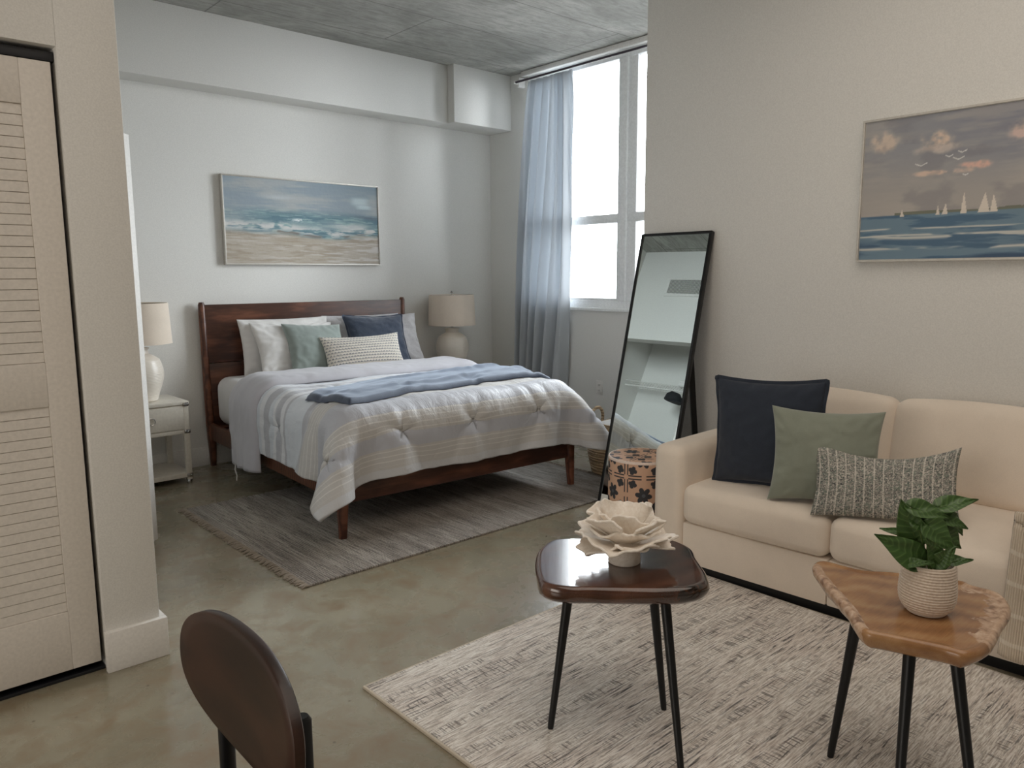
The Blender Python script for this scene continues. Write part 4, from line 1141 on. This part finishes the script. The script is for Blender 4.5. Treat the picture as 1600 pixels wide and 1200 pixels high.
Ms = Matrix.Translation(SO) @ Matrix.Rotation(SROT, 4, 'Z')
def spt(x, y, z): return Ms @ Vector((x, y, z))
SZ = 0.424
put_pillow('throw_cushion', 'navy velvet square cushion with flanged edge in the sofa corner', 'cushion', dict(w=0.49, h=0.47, t_=0.14, seed=31, wr=0.012, pinch=0.08), M['navy_sofa'], (3.015, 1.685, SZ + 0.010), R(-84), R(5), R(-2.6), None, (M['navy_sofa'], 0.014, 0.0035), 'flange')
put_pillow('throw_cushion', 'sage green velvet cushion in the middle of three on the sofa', 'cushion', dict(w=0.43, h=0.395, t_=0.13, seed=35, wr=0.012, pinch=0.10), M['sage_sofa'], (2.965, 1.405, SZ), R(-66), R(8), R(0))
def tweed_col(U, V):
    u = (U + 1) / 2 * 0.55; v = (V + 1) / 2 * 0.30
    sp_ = vnoise(u * 420, v * 420); sp2 = vnoise(u * 300 + 50, v * 300 + 9)
    c = np.zeros(U.shape + (3,)) + np.array([150, 146, 138.])
    c = mixc(c, (66, 70, 72), sstep(0.55, 0.7, sp_)); c = mixc(c, (196, 190, 180), sstep(0.62, 0.75, sp2)); c = mixc(c, (110, 122, 112), sstep(0.6, 0.75, vnoise(u * 200 + 9, v * 200)) * 0.7)
    ph = (u / 0.037) % 1
    c = mixc(c, (206, 200, 190), (np.abs(ph - 0.5) < 0.06) * (0.55 + 0.45 * (np.sin(v * 2 * np.pi / 0.009) > -0.3)))
    return linarr(c)
put_pillow('lumbar_cushion', 'grey tweed lumbar cushion with pale stripes on the sofa', 'cushion', dict(w=0.52, h=0.30, t_=0.13, nu=230, nv=130, seed=39, wr=0.005, sag=0.17, colfn=tweed_col), M['knit'], (2.93, 1.15, SZ), R(-71), R(22), R(-3), None, None)

# cream throw over the near arm of the sofa
t = thing('sofa_throw', 'cream textured throw draped over the near arm of the sofa', 'blanket', (0, 0, 0))
xs0, xs1 = SL - AW - 0.012, SL + 0.014
path = [(xs0 - 0.004, 0.20, 0.43)]
nu, nv = 60, 60
Pth = np.zeros((nv, nu, 3)); uvt = np.zeros((nv, nu, 2))
# runs front to back over the arm: along j from the floor at the front, over the front edge, along the top
for j in range(nv):
    s = j / (nv - 1) * 1.12
    if s < 0.50: yy, zz = -0.020, 0.052 + s * 1.066
    elif s < 0.58:
        a = (s - 0.50) / 0.08 * math.pi / 2; yy, zz = -0.02 + 0.05 * (1 - math.cos(a)), 0.585 + 0.012 + 0.0 + 0.02 * math.sin(a) - 0.012
    else: yy, zz = 0.03 + (s - 0.58), 0.605
    for i in range(nu):
        q_ = i / (nu - 1)
        wid = xs1 - xs0
        w_tot = wid + 0.40
        a = q_ * w_tot
        if a < 0.16: x, dz = xs0 - 0.012 - 0.004 * math.sin(j * 0.4), -(0.16 - a)
        elif a < 0.16 + wid: x, dz = xs0 - 0.012 + (a - 0.16) * (wid + 0.024) / wid, 0.012 * math.sin((a - 0.16) / wid * math.pi)
        else: x, dz = xs1 + 0.012, -(a - 0.16 - wid)
        if s < 0.58:
            f_ = sstep(0.50, 0.58, np.array(s)).item()
            # on the front face the sheet simply hangs flat with soft folds
            xa = xs0 - 0.055 + 0.03 * s + q_ * (wid + 0.085)
            x = xa * (1 - f_) + x * f_; dz = dz * f_ + (1 - f_) * (-0.05 * (1 - q_) * 0 - 0.06 * (q_ - 0.5) * (1 if s < 0.45 else 0))
            yo = -0.008 * math.sin(q_ * 16) * (1 - f_) - 0.006
        else: yo = 0
        if s > 0.58 and dz < -0.001: zz2 = max(zz + dz, 0.45)
        else: zz2 = zz + dz
        p = spt(x, yy + yo, zz2)
        Pth[j, i] = p; uvt[j, i] = (q_ * 0.6, s)
me = grid_mesh('throw_cloth', Pth, uvt); o = link('throw_cloth', me, M['cream_throw'], t, 180)
md = o.modifiers.new('Solidify', 'SOLIDIFY'); md.thickness = 0.008; md.offset = 0

# ------------------------------------------------------------------ live-edge side tables
def resample(pts, n):
    pts = np.array(pts); c = np.concatenate([pts, pts[:1]]); 
    # Catmull-Rom closed
    out = []
    m = len(pts)
    for i in range(m):
        p0, p1, p2, p3 = pts[i - 1], pts[i], pts[(i + 1) % m], pts[(i + 2) % m]
        for f in np.linspace(0, 1, 12, endpoint=False):
            out.append(0.5 * (2 * p1 + (p2 - p0) * f + (2 * p0 - 5 * p1 + 4 * p2 - p3) * f ** 2 + (3 * p1 - p0 - 3 * p2 + p3) * f ** 3))
    out = np.array(out); d = np.linalg.norm(np.roll(out, -1, 0) - out, axis=1); s = np.concatenate([[0], np.cumsum(d)])
    tt = np.linspace(0, s[-1], n, endpoint=False); oc = np.concatenate([out, out[:1]])
    return np.stack([np.interp(tt, s, oc[:, 0]), np.interp(tt, s, oc[:, 1])], 1)

def resample_open(p, n):
    p = np.array(p); d = np.concatenate([[0], np.cumsum(np.linalg.norm(np.diff(p, axis=0), axis=1))])
    tt = np.linspace(0, d[-1], n); return np.stack([np.interp(tt, d, p[:, 0]), np.interp(tt, d, p[:, 1])], 1)

def slab_table(label, outline, ztop, zbot, legs, mat, prof, leg_r, seed, group, masks):
    ol = resample(outline, 140); c = ol.mean(0)
    mk = np.zeros((140, 2))
    for line, q_lo, inner in masks:
        lp = resample_open(line, 60)
        dd_ = np.sqrt(((ol[:, None] - lp[None]) ** 2).sum(-1)).min(1)
        m_ = 1 - sstep(0.004, 0.03, dd_)
        mk[:, 0] = np.maximum(mk[:, 0], m_); mk[:, 1] = np.maximum(mk[:, 1], m_ * inner)
    t = thing('side_table', label, 'side table', (c[0], c[1], 0.012), 0, group)
    ol = ol - c
    tg = np.roll(ol, -1, 0) - np.roll(ol, 1, 0); nn = np.stack([tg[:, 1], -tg[:, 0]], 1); nn /= np.linalg.norm(nn, axis=1, keepdims=True)
    if (nn * ol).sum() < 0: nn = -nn
    ang = np.linspace(0, 2 * np.pi, 140, endpoint=False)
    bm = BM(); rl = []
    for off, q_ in prof:     # q_ : 0 bottom .. 1 top
        nz = 0.006 * (fbm(np.cos(ang) * 3 + seed, np.sin(ang) * 3 + q_ * 2, 3) - 0.5) * 2 * math.sin(math.pi * min(max(q_, 0), 1))
        zz = zbot + (ztop - zbot) * q_ - 0.012
        rl.append([(ol[k][0] + nn[k][0] * (off + nz[k]), ol[k][1] + nn[k][1] * (off + nz[k]), zz) for k in range(140)])
    lay = bm.verts.layers.float_color.new('Col')
    rws = [[bm.verts.new(p) for p in r] for r in rl]
    for (off, q_), rw in zip(prof, rws):
        for k, v in enumerate(rw): v[lay] = (mk[k, 0] * float(sstep(0.0, 0.3, np.array(q_))),) * 3 + (1,)
    for a_, b_ in zip(rws[:-1], rws[1:]):
        for k in range(140):
            bm.faces.new((a_[k], a_[(k + 1) % 140], b_[(k + 1) % 140], b_[k]))
    bm.faces.new(rws[0][::-1]); 
    # top: inner rings towards the centre keep it flat and well shaded
    prev = rws[-1]
    for f in (0.97, 0.9, 0.6, 0.3):
        cur = [bm.verts.new((v.co.x * f, v.co.y * f, v.co.z)) for v in rws[-1]]
        for k, v in enumerate(cur): v[lay] = ((mk[k, 1] * (1.0 if f > 0.95 else 0.7)) if f > 0.8 else 0,) * 3 + (1,)
        for k in range(140): bm.faces.new((prev[k], prev[(k + 1) % 140], cur[(k + 1) % 140], cur[k]))
        prev = cur
    bm.faces.new(prev)
    top_o = obj('table_top', bm, mat, t, 50)
    for (x0, y0), (x1, y1) in legs:
        bm = BM()
        tube(bm, [(x0 - c[0], y0 - c[1], 0.0), (x0 + (x1 - x0) * 0.03 - c[0], y0 + (y1 - y0) * 0.03 - c[1], 0.014), (x1 - c[0], y1 - c[1], zbot - 0.012 + 0.004)], [leg_r * 0.55, leg_r * 0.62, leg_r], 16)
        obj('leg', bm, M['black_metal'], t)
    return t, c, top_o
t1o = [(1.563, 1.624), (1.623, 1.675), (1.701, 1.707), (1.746, 1.699), (1.799, 1.65), (1.901, 1.564), (1.982, 1.471), (2.0, 1.429), (1.979, 1.359), (1.925, 1.303), (1.883, 1.256), (1.828, 1.199), (1.777, 1.17), (1.696, 1.19), (1.587, 1.291), (1.512, 1.367), (1.463, 1.418), (1.446, 1.477), (1.483, 1.538)]
tb1, c1, top1 = slab_table('dark red-brown glossy live-edge side table holding the white flower sculpture', t1o, 0.50, 0.447,
    [((1.508, 1.512), (1.60, 1.52)), ((1.842, 1.345), (1.80, 1.37)), ((1.63, 1.128), (1.746, 1.283))], M['table_red'],
    [(-0.03, 0.0), (-0.008, 0.05), (0.004, 0.25), (0.007, 0.5), (0.006, 0.78), (0.0, 0.95), (-0.004, 0.99), (-0.007, 1.0)], 0.0155, 2, 'live-edge side tables', [([(1.70, 1.19), (1.777, 1.17), (1.828, 1.199), (1.88, 1.256)], 0, 0.0), ([(1.925, 1.303), (1.979, 1.359)], 0, 0.9)])
t2o = [(2.116, 1.019), (2.174, 1.014), (2.185, 0.908), (2.239, 0.831), (2.307, 0.691), (2.297, 0.652), (2.29, 0.582), (2.195, 0.535), (2.072, 0.52), (1.94, 0.508), (1.865, 0.528), (1.856, 0.574), (1.819, 0.685), (1.81, 0.744), (1.902, 0.82), (2.024, 0.941)]
tb2, c2, top2 = slab_table('golden brown live-edge side table holding the potted plant', t2o, 0.50, 0.450,
    [((1.993, 0.883), (2.0, 0.833)), ((1.775, 0.622), (1.949, 0.679)), ((1.89, 0.478), (1.985, 0.59))], M['table_gold'],
    [(-0.045, 0.0), (-0.022, 0.08), (-0.008, 0.3), (0.002, 0.6), (0.004, 0.85), (0.0, 1.0), (-0.006, 1.09), (-0.014, 1.07), (-0.020, 1.0)], 0.0155, 9, 'live-edge side tables', [([(2.116, 1.019), (2.024, 0.941), (1.902, 0.82), (1.82, 0.75)], 0, 0.1), ([(2.297, 0.652), (2.29, 0.582), (2.195, 0.535), (2.072, 0.52), (1.96, 0.51)], 0, 0.75)])
# ------------------------------------------------------------------ flower sculpture on the dark table
sc_c = Vector((1.735, 1.425, 0.5003))
t = thing('flower_sculpture', 'cream ceramic flower bowl sculpture on the dark side table', 'sculpture', sc_c, R(20))
bm = BM(); lathe(bm, [(0.046, 0.0), (0.049, 0.004), (0.047, 0.03), (0.044, 0.05), (0.050, 0.065), (0.03, 0.072), (0.001, 0.07)], 40, cap1=False); obj('stem_base', bm, M['stoneware'], t, 60)
def petal(az, r0, r1, z0, z1, wid, curl, seed, cup=0.3):
    nu, nv = 44, 26
    P_ = np.zeros((nv, nu, 3))
    for j in range(nv):
        v = j / (nv - 1)
        for i in range(nu):
            u = i / (nu - 1) * 2 - 1
            vv = v * (1 - 0.42 * abs(u) ** 1.7)
            w_ = wid * (0.30 + 0.95 * math.sin(math.pi * 0.5 * min(1, vv * 1.25)))
            ruff = 0.010 * v ** 2 * math.sin(u * 4.6 + seed) + 0.0035 * v ** 3 * math.sin(u * 12 + seed * 2.1) + 0.018 * v ** 2 * (float(vnoise(u * 3 + seed * 5, seed)) - 0.5)
            rad = r0 + (r1 - r0) * vv + 0.024 * v ** 3 * (float(vnoise(u * 4 + seed * 3, 3.3)) - 0.5) * 2 + 0.010 * v ** 4 * (float(vnoise(u * 11 + seed * 7, 8.3)) - 0.5) * 2
            zz = z0 + (z1 - z0) * vv ** curl + cup * w_ * u * u + ruff
            x = rad - 0.25 * w_ * u * u; y = w_ * u
            P_[j, i] = (x, y, zz)
    ca, sa = math.cos(az), math.sin(az)
    Q = P_.copy(); Q[..., 0] = P_[..., 0] * ca - P_[..., 1] * sa; Q[..., 1] = P_[..., 0] * sa + P_[..., 1] * ca
    o = link('petal', grid_mesh('petal', Q), M['stoneware'], t, 180)
    md = o.modifiers.new('Solidify', 'SOLIDIFY'); md.thickness = 0.0075; md.offset = 0
    md = o.modifiers.new('Subsurf', 'SUBSURF'); md.levels = 1; md.render_levels = 1
for k, az in enumerate((0.15, 1.25, 2.3, 3.3, 4.35, 5.35)):
    petal(az + 0.1 * math.sin(k * 3), 0.028, 0.152 + 0.014 * math.sin(k * 2.7), 0.055, 0.080 + 0.022 * math.sin(k * 1.9 + 1), 0.098, 1.2, k * 1.7 + 0.4, 0.20)
for k, az in enumerate((0.75, 2.2, 3.5, 5.0)):
    petal(az, 0.018, 0.112, 0.06, 0.135 + 0.022 * math.sin(k * 2.2), 0.092, 0.9, k * 2.3 + 9, 0.28)
for k, az in enumerate((0.3, 2.9)):
    petal(az, 0.012, 0.058, 0.065, 0.178 - 0.02 * k, 0.070, 0.75, k * 1.3 + 17, 0.25)

# ------------------------------------------------------------------ potted plant on the light table
pc = Vector((2.035, 0.678, 0.5003))
t = thing('potted_plant', 'green leafy plant in a ribbed cream pot on the light side table', 'plant', pc)
bm = BM(); prof = [(0.040, 0.0), (0.046, 0.002)]
for k in range(150):
    q_ = k / 149; zz = 0.005 + 0.125 * q_
    r = 0.048 + 0.0225 * math.sin(math.pi * min(1, (q_ * 0.93 + 0.02)) ** 0.62) if q_ < 0.45 else 0
    r = 0.047 + 0.0215 * (1 - math.exp(-q_ * 7.5)) - 0.009 * max(0, q_ - 0.3) ** 1.4 / 0.7
    r += 0.0011 * math.sin(zz * 2 * math.pi / 0.0072)
    prof.append((r, zz))
rt_ = prof[-1][0]
prof += [(rt_ - 0.001, 0.1325), (rt_ - 0.005, 0.1325), (rt_ - 0.007, 0.11)]
lathe(bm, prof, 64, cap1=False); obj('plant_pot', bm, M['pot'], t, 60)
bm = BM(); lathe(bm, [(rt_ - 0.0065, 0.112), (0.001, 0.116)], 40)
for k in range(170):
    a = random.uniform(0, 2 * math.pi); r = (rt_ - 0.012) * math.sqrt(random.random()); s_ = random.uniform(0.002, 0.0042)
    bmesh.ops.create_icosphere(bm, subdivisions=1, radius=s_, matrix=Matrix.Translation((r * math.cos(a), r * math.sin(a), 0.116 + random.uniform(0, 0.004))) @ Matrix.Rotation(a, 4, 'X') @ Matrix.Diagonal((1.3, 1, 0.8, 1)))
o = obj('gravel', bm, M['gravel'], t, 20); o['kind'] = 'stuff'
vr = Vector((r2.x, r2.y, 0)).normalized(); vf = Vector((-vr.y, vr.x, 0))     # right / away axes as seen from the sofa side
def leaf(tip, base, width, normal, droop=0.01, seed=0):
    """leaf from base to tip with heart-shaped outline, own stem to the pot"""
    base = Vector(base); tip = Vector(tip)
    d = tip - base; L_ = d.length; width *= 1.12; d.normalize()
    n_ = (Vector(normal) - d * Vector(normal).dot(d)).normalized(); s_ = d.cross(n_)
    nu, nv = 15, 26
    P_ = np.zeros((nv, nu, 3)); uv_ = np.zeros((nv, nu, 2))
    for j in range(nv):
        v = j / (nv - 1)
        w_ = width * (math.sin(math.pi * min(1, v * 1.0) ** 0.62) ** 0.9) * (1 - 0.25 * v) + 0.0004
        for i in range(nu):
            u = i / (nu - 1) * 2 - 1
            p = base + d * (L_ * v - 0.018 * abs(u) ** 1.5 * (1 - v)) + s_ * (w_ * u) + n_ * (0.30 * w_ * abs(u) ** 1.3 - droop * 4 * v * v * 0.5 + 0.002 * math.sin(6 * u + 9 * v + seed))
            P_[j, i] = p; uv_[j, i] = (u / 2 + 0.5, v)
    o = link('leaf', grid_mesh('leaf', P_, uv_), M['leaf'], t, 180)
    md = o.modifiers.new('Solidify', 'SOLIDIFY'); md.thickness = 0.0008
    bm = BM(); a = random.uniform(0, 6.28)
    p0 = Vector((0.018 * math.cos(a), 0.018 * math.sin(a), 0.112)); pm = (p0 + base) / 2 + Vector((0, 0, 0.012))
    tube(bm, [p0, pm, base, base + d * 0.02], [0.0022, 0.0018, 0.0014, 0.0008], 6); obj('stem', bm, M['stem'], o)
def vp(r, z, a=0.0): return vr * (r * 1.1) + vf * a + Vector((0, 0, 0.112 + (z - 0.112) * 1.08))
tocam = -vf
leaf(vp(-0.135, 0.205, -0.02), vp(-0.035, 0.140, -0.02), 0.036, tocam + Vector((0, 0, 0.6)) + vr * -0.3, 0.004)
leaf(vp(-0.075, 0.280, 0.0), vp(-0.035, 0.185, 0.0), 0.036, tocam + vr * -0.5, 0.004, 2)
leaf(vp(0.115, 0.282, 0.02), vp(0.025, 0.258, 0.02), 0.024, tocam * 0.6 + Vector((0, 0, 0.8)), 0.006, 3)
leaf(vp(0.045, 0.245, -0.01), vp(-0.050, 0.262, 0.0), 0.026, tocam * 0.7 + Vector((0, 0, 0.7)), 0.008, 4)
leaf(vp(0.085, 0.222, -0.01), vp(0.02, 0.240, 0.01), 0.026, tocam * 0.7 + Vector((0, 0, 0.7)), 0.010, 5)
leaf(vp(0.035, 0.170, -0.045), vp(-0.018, 0.225, -0.02), 0.032, tocam + Vector((0, 0, 0.3)), 0.006, 6)
leaf(vp(-0.035, 0.205, -0.05), vp(0.0, 0.145, -0.03), 0.026, tocam + vr * 0.3, 0.002, 7)
leaf(vp(0.030, 0.185, -0.055), vp(0.0, 0.140, -0.035), 0.022, tocam + vr * -0.4, 0.002, 8)
leaf(vp(0.070, 0.165, -0.01), vp(0.025, 0.205, 0.0), 0.028, tocam + vr * 0.4, 0.004, 9)
leaf(vp(0.090, 0.142, -0.02), vp(0.042, 0.136, -0.015), 0.016, tocam * 0.5 + Vector((0, 0, 0.8)), 0.0, 10)
leaf(vp(-0.020, 0.150, -0.06), vp(-0.060, 0.137, -0.03), 0.013, tocam * 0.7 + Vector((0, 0, 0.7)), 0.0, 11)
leaf(vp(0.055, 0.270, 0.03), vp(0.035, 0.225, 0.02), 0.022, tocam + vr * 0.6, 0.002, 12)
leaf(vp(0.095, 0.185, 0.03), vp(0.06, 0.225, 0.03), 0.020, tocam + vr * 0.8, 0.004, 13)
leaf(vp(0.0, 0.215, -0.03), vp(-0.035, 0.235, 0.0), 0.030, tocam * 0.8 + Vector((0, 0, 0.5)), 0.006, 14)
leaf(vp(-0.09, 0.20, 0.06), vp(-0.03, 0.175, 0.04), 0.022, tocam * 0.3 + Vector((0, 0, 1)), 0.004, 15)
leaf(vp(0.02, 0.25, 0.06), vp(0.0, 0.19, 0.04), 0.028, tocam + vr * 0.1, 0.004, 16)

# ------------------------------------------------------------------ dining chair in the foreground
CH = Vector((0.222, 1.095, 0.0))
ch = thing('dining_chair', 'dark walnut curved-back dining chair with black tube frame in the foreground', 'chair', CH, 0)
def chair_panel():
    xc, yc, zc, a_, b_ = 0.203, 0.014, 0.721, 0.218, 0.103
    nu, nr = 72, 10
    th = 0.019
    bm = BM(); rl = []
    ex = 2 / 2.4
    def pt_(t2, f, back):
        c, s = math.cos(t2), math.sin(t2)
        e = math.copysign(abs(c) ** ex, c) * a_ * f; w = math.copysign(abs(s) ** ex, s) * b_ * f
        curve = -0.35 * e * e        # ends wrap towards the seat
        return (xc + curve + (th if back else 0) + 0.03 * w, yc + e, zc + w)
    for f, back in [(0.02, 0), (0.3, 0), (0.6, 0), (0.85, 0), (0.98, 0), (1.0, 0.12), (1.0, 0.88), (0.98, 1), (0.85, 1), (0.6, 1), (0.3, 1), (0.02, 1)]:
        ring_ = []
        for k in range(nu):
            p0 = pt_(2 * math.pi * k / nu, f, 0); p1 = pt_(2 * math.pi * k / nu, f, 1)
            ring_.append(tuple(p0[i] * (1 - back) + p1[i] * back for i in range(3)))
        rl.append(ring_)
    rings(bm, rl)
    obj('backrest', bm, M['chairwood'], ch, 50)
chair_panel()
for sy in (-1, 1):
    bm = BM()
    tube(bm, [(0.270, sy * 0.165, 0.0), (0.255, sy * 0.155, 0.30), (0.228, sy * 0.148, 0.48), (0.2285, sy * 0.146, 0.738), (0.2285, sy * 0.146, 0.745)], [0.011, 0.0135, 0.0135, 0.0135, 0.009], 16); obj('rear_leg', bm, M['black_metal'], ch)
    bm = BM(); tube(bm, [(-0.22, sy * 0.195, 0.0), (-0.20, sy * 0.185, 0.43)], [0.010, 0.0135], 16); obj('front_leg', bm, M['black_metal'], ch)
bm = BM()
tube(bm, [(-0.20, -0.185, 0.425), (0.235, -0.15, 0.425)], 0.011, 10); tube(bm, [(-0.20, 0.185, 0.425), (0.235, 0.15, 0.425)], 0.011, 10)
tube(bm, [(-0.20, -0.185, 0.425), (-0.20, 0.185, 0.425)], 0.011, 10); tube(bm, [(0.235, -0.15, 0.425), (0.235, 0.15, 0.425)], 0.011, 10)
obj('seat_rails', bm, M['black_metal'], ch)
bm = BM(); so_ = resample([(-0.25, -0.20), (-0.25, 0.20), (-0.05, 0.225), (0.19, 0.17), (0.205, 0.0), (0.19, -0.17), (-0.05, -0.225)], 60)
rings(bm, [[(x * s_, y * s_, z_) for x, y in so_] for s_, z_ in ((0.97, 0.436), (1.0, 0.442), (1.0, 0.450), (0.98, 0.455), (0.5, 0.450))]); obj('seat', bm, M['chairwood'], ch)

for o in list(COL.objects):
    if o.parent is None and o.get('category') == 'pillow': o['group'] = 'pillows against the headboard'
    if o.parent is None and o.get('category') == 'cushion': o['group'] = 'cushions on the sofa' if o.location.y < 3 else 'cushions on the bed'
    if o.parent is None and o.get('category') == 'painting': o['group'] = 'framed seaside paintings'

# ------------------------------------------------------------------ light
w = bpy.data.worlds.new('sky'); SC.world = w; w.use_nodes = True
nt = w.node_tree; nt.nodes.clear()
out = nt.nodes.new('ShaderNodeOutputWorld'); bg = nt.nodes.new('ShaderNodeBackground')
tc = nt.nodes.new('ShaderNodeTexCoord'); sp = nt.nodes.new('ShaderNodeSeparateXYZ'); cr = nt.nodes.new('ShaderNodeValToRGB')
nt.links.new(tc.outputs['Generated'], sp.inputs[0]); nt.links.new(sp.outputs[2], cr.inputs[0])
mp = nt.nodes.new('ShaderNodeMapRange'); mp.inputs[1].default_value = -1; mp.inputs[2].default_value = 1
nt.links.new(sp.outputs[2], mp.inputs[0]); nt.links.new(mp.outputs[0], cr.inputs[0])
cr.color_ramp.elements[0].position = 0.40; cr.color_ramp.elements[0].color = (0.22, 0.23, 0.24, 1)
cr.color_ramp.elements[1].position = 0.47; cr.color_ramp.elements[1].color = (0.90, 0.96, 1.0, 1)
bg.inputs[1].default_value = 20.0
nt.links.new(cr.outputs[0], bg.inputs[0]); nt.links.new(bg.outputs[0], out.inputs[0])
pl = bpy.data.lights.new('window_portal', 'AREA'); pl.shape = 'RECTANGLE'; pl.size = WY1 - WY0; pl.size_y = WZ1 - WZ0; pl.cycles.is_portal = True
po = bpy.data.objects.new('window_portal', pl); COL.objects.link(po); po.location = (XW + 0.13, (WY0 + WY1) / 2, (WZ0 + WZ1) / 2); po.rotation_euler = (R(90), 0, R(90))

def area(name, loc, rot, sx, sy, power, col):
    l = bpy.data.lights.new(name, 'AREA'); l.shape = 'RECTANGLE'; l.size = sx; l.size_y = sy; l.energy = power; l.color = col
    o = bpy.data.objects.new(name, l); COL.objects.link(o); o.location = loc; o.rotation_euler = rot
    return o
area('rear_warm_fill', (0.6, -1.8, ZC - 0.03), (0, 0, 0), 2.2, 1.6, 2, (1.0, 0.86, 0.74))  # added weak warm fill behind the camera, no fixture modelled
area('overhead_warm_fill', (1.6, 0.5, ZC - 0.03), (0, 0, 0), 3.2, 2.8, 40, (1.0, 0.89, 0.78))  # broad overhead fill added to brighten sofa, rug and floor; no real lamp
area('left_side_fill', (X0 + 0.03, 1.4, 1.3), (0, R(-90), 0), 1.8, 1.9, 40, (1.0, 0.91, 0.82))  # side fill added to lift sofa front and sofa wall; no window here

SC.view_settings.view_transform = 'Standard'; SC.view_settings.look = 'None'
SC.view_settings.exposure = 0.0; SC.view_settings.gamma = 1.0; SC.view_settings.use_curve_mapping = False
SC.cycles.max_bounces = 10; SC.cycles.diffuse_bounces = 6; SC.cycles.glossy_bounces = 5; SC.cycles.transparent_max_bounces = 12
SC.cycles.sample_clamp_indirect = 6.0
SC.cycles.use_denoising = True
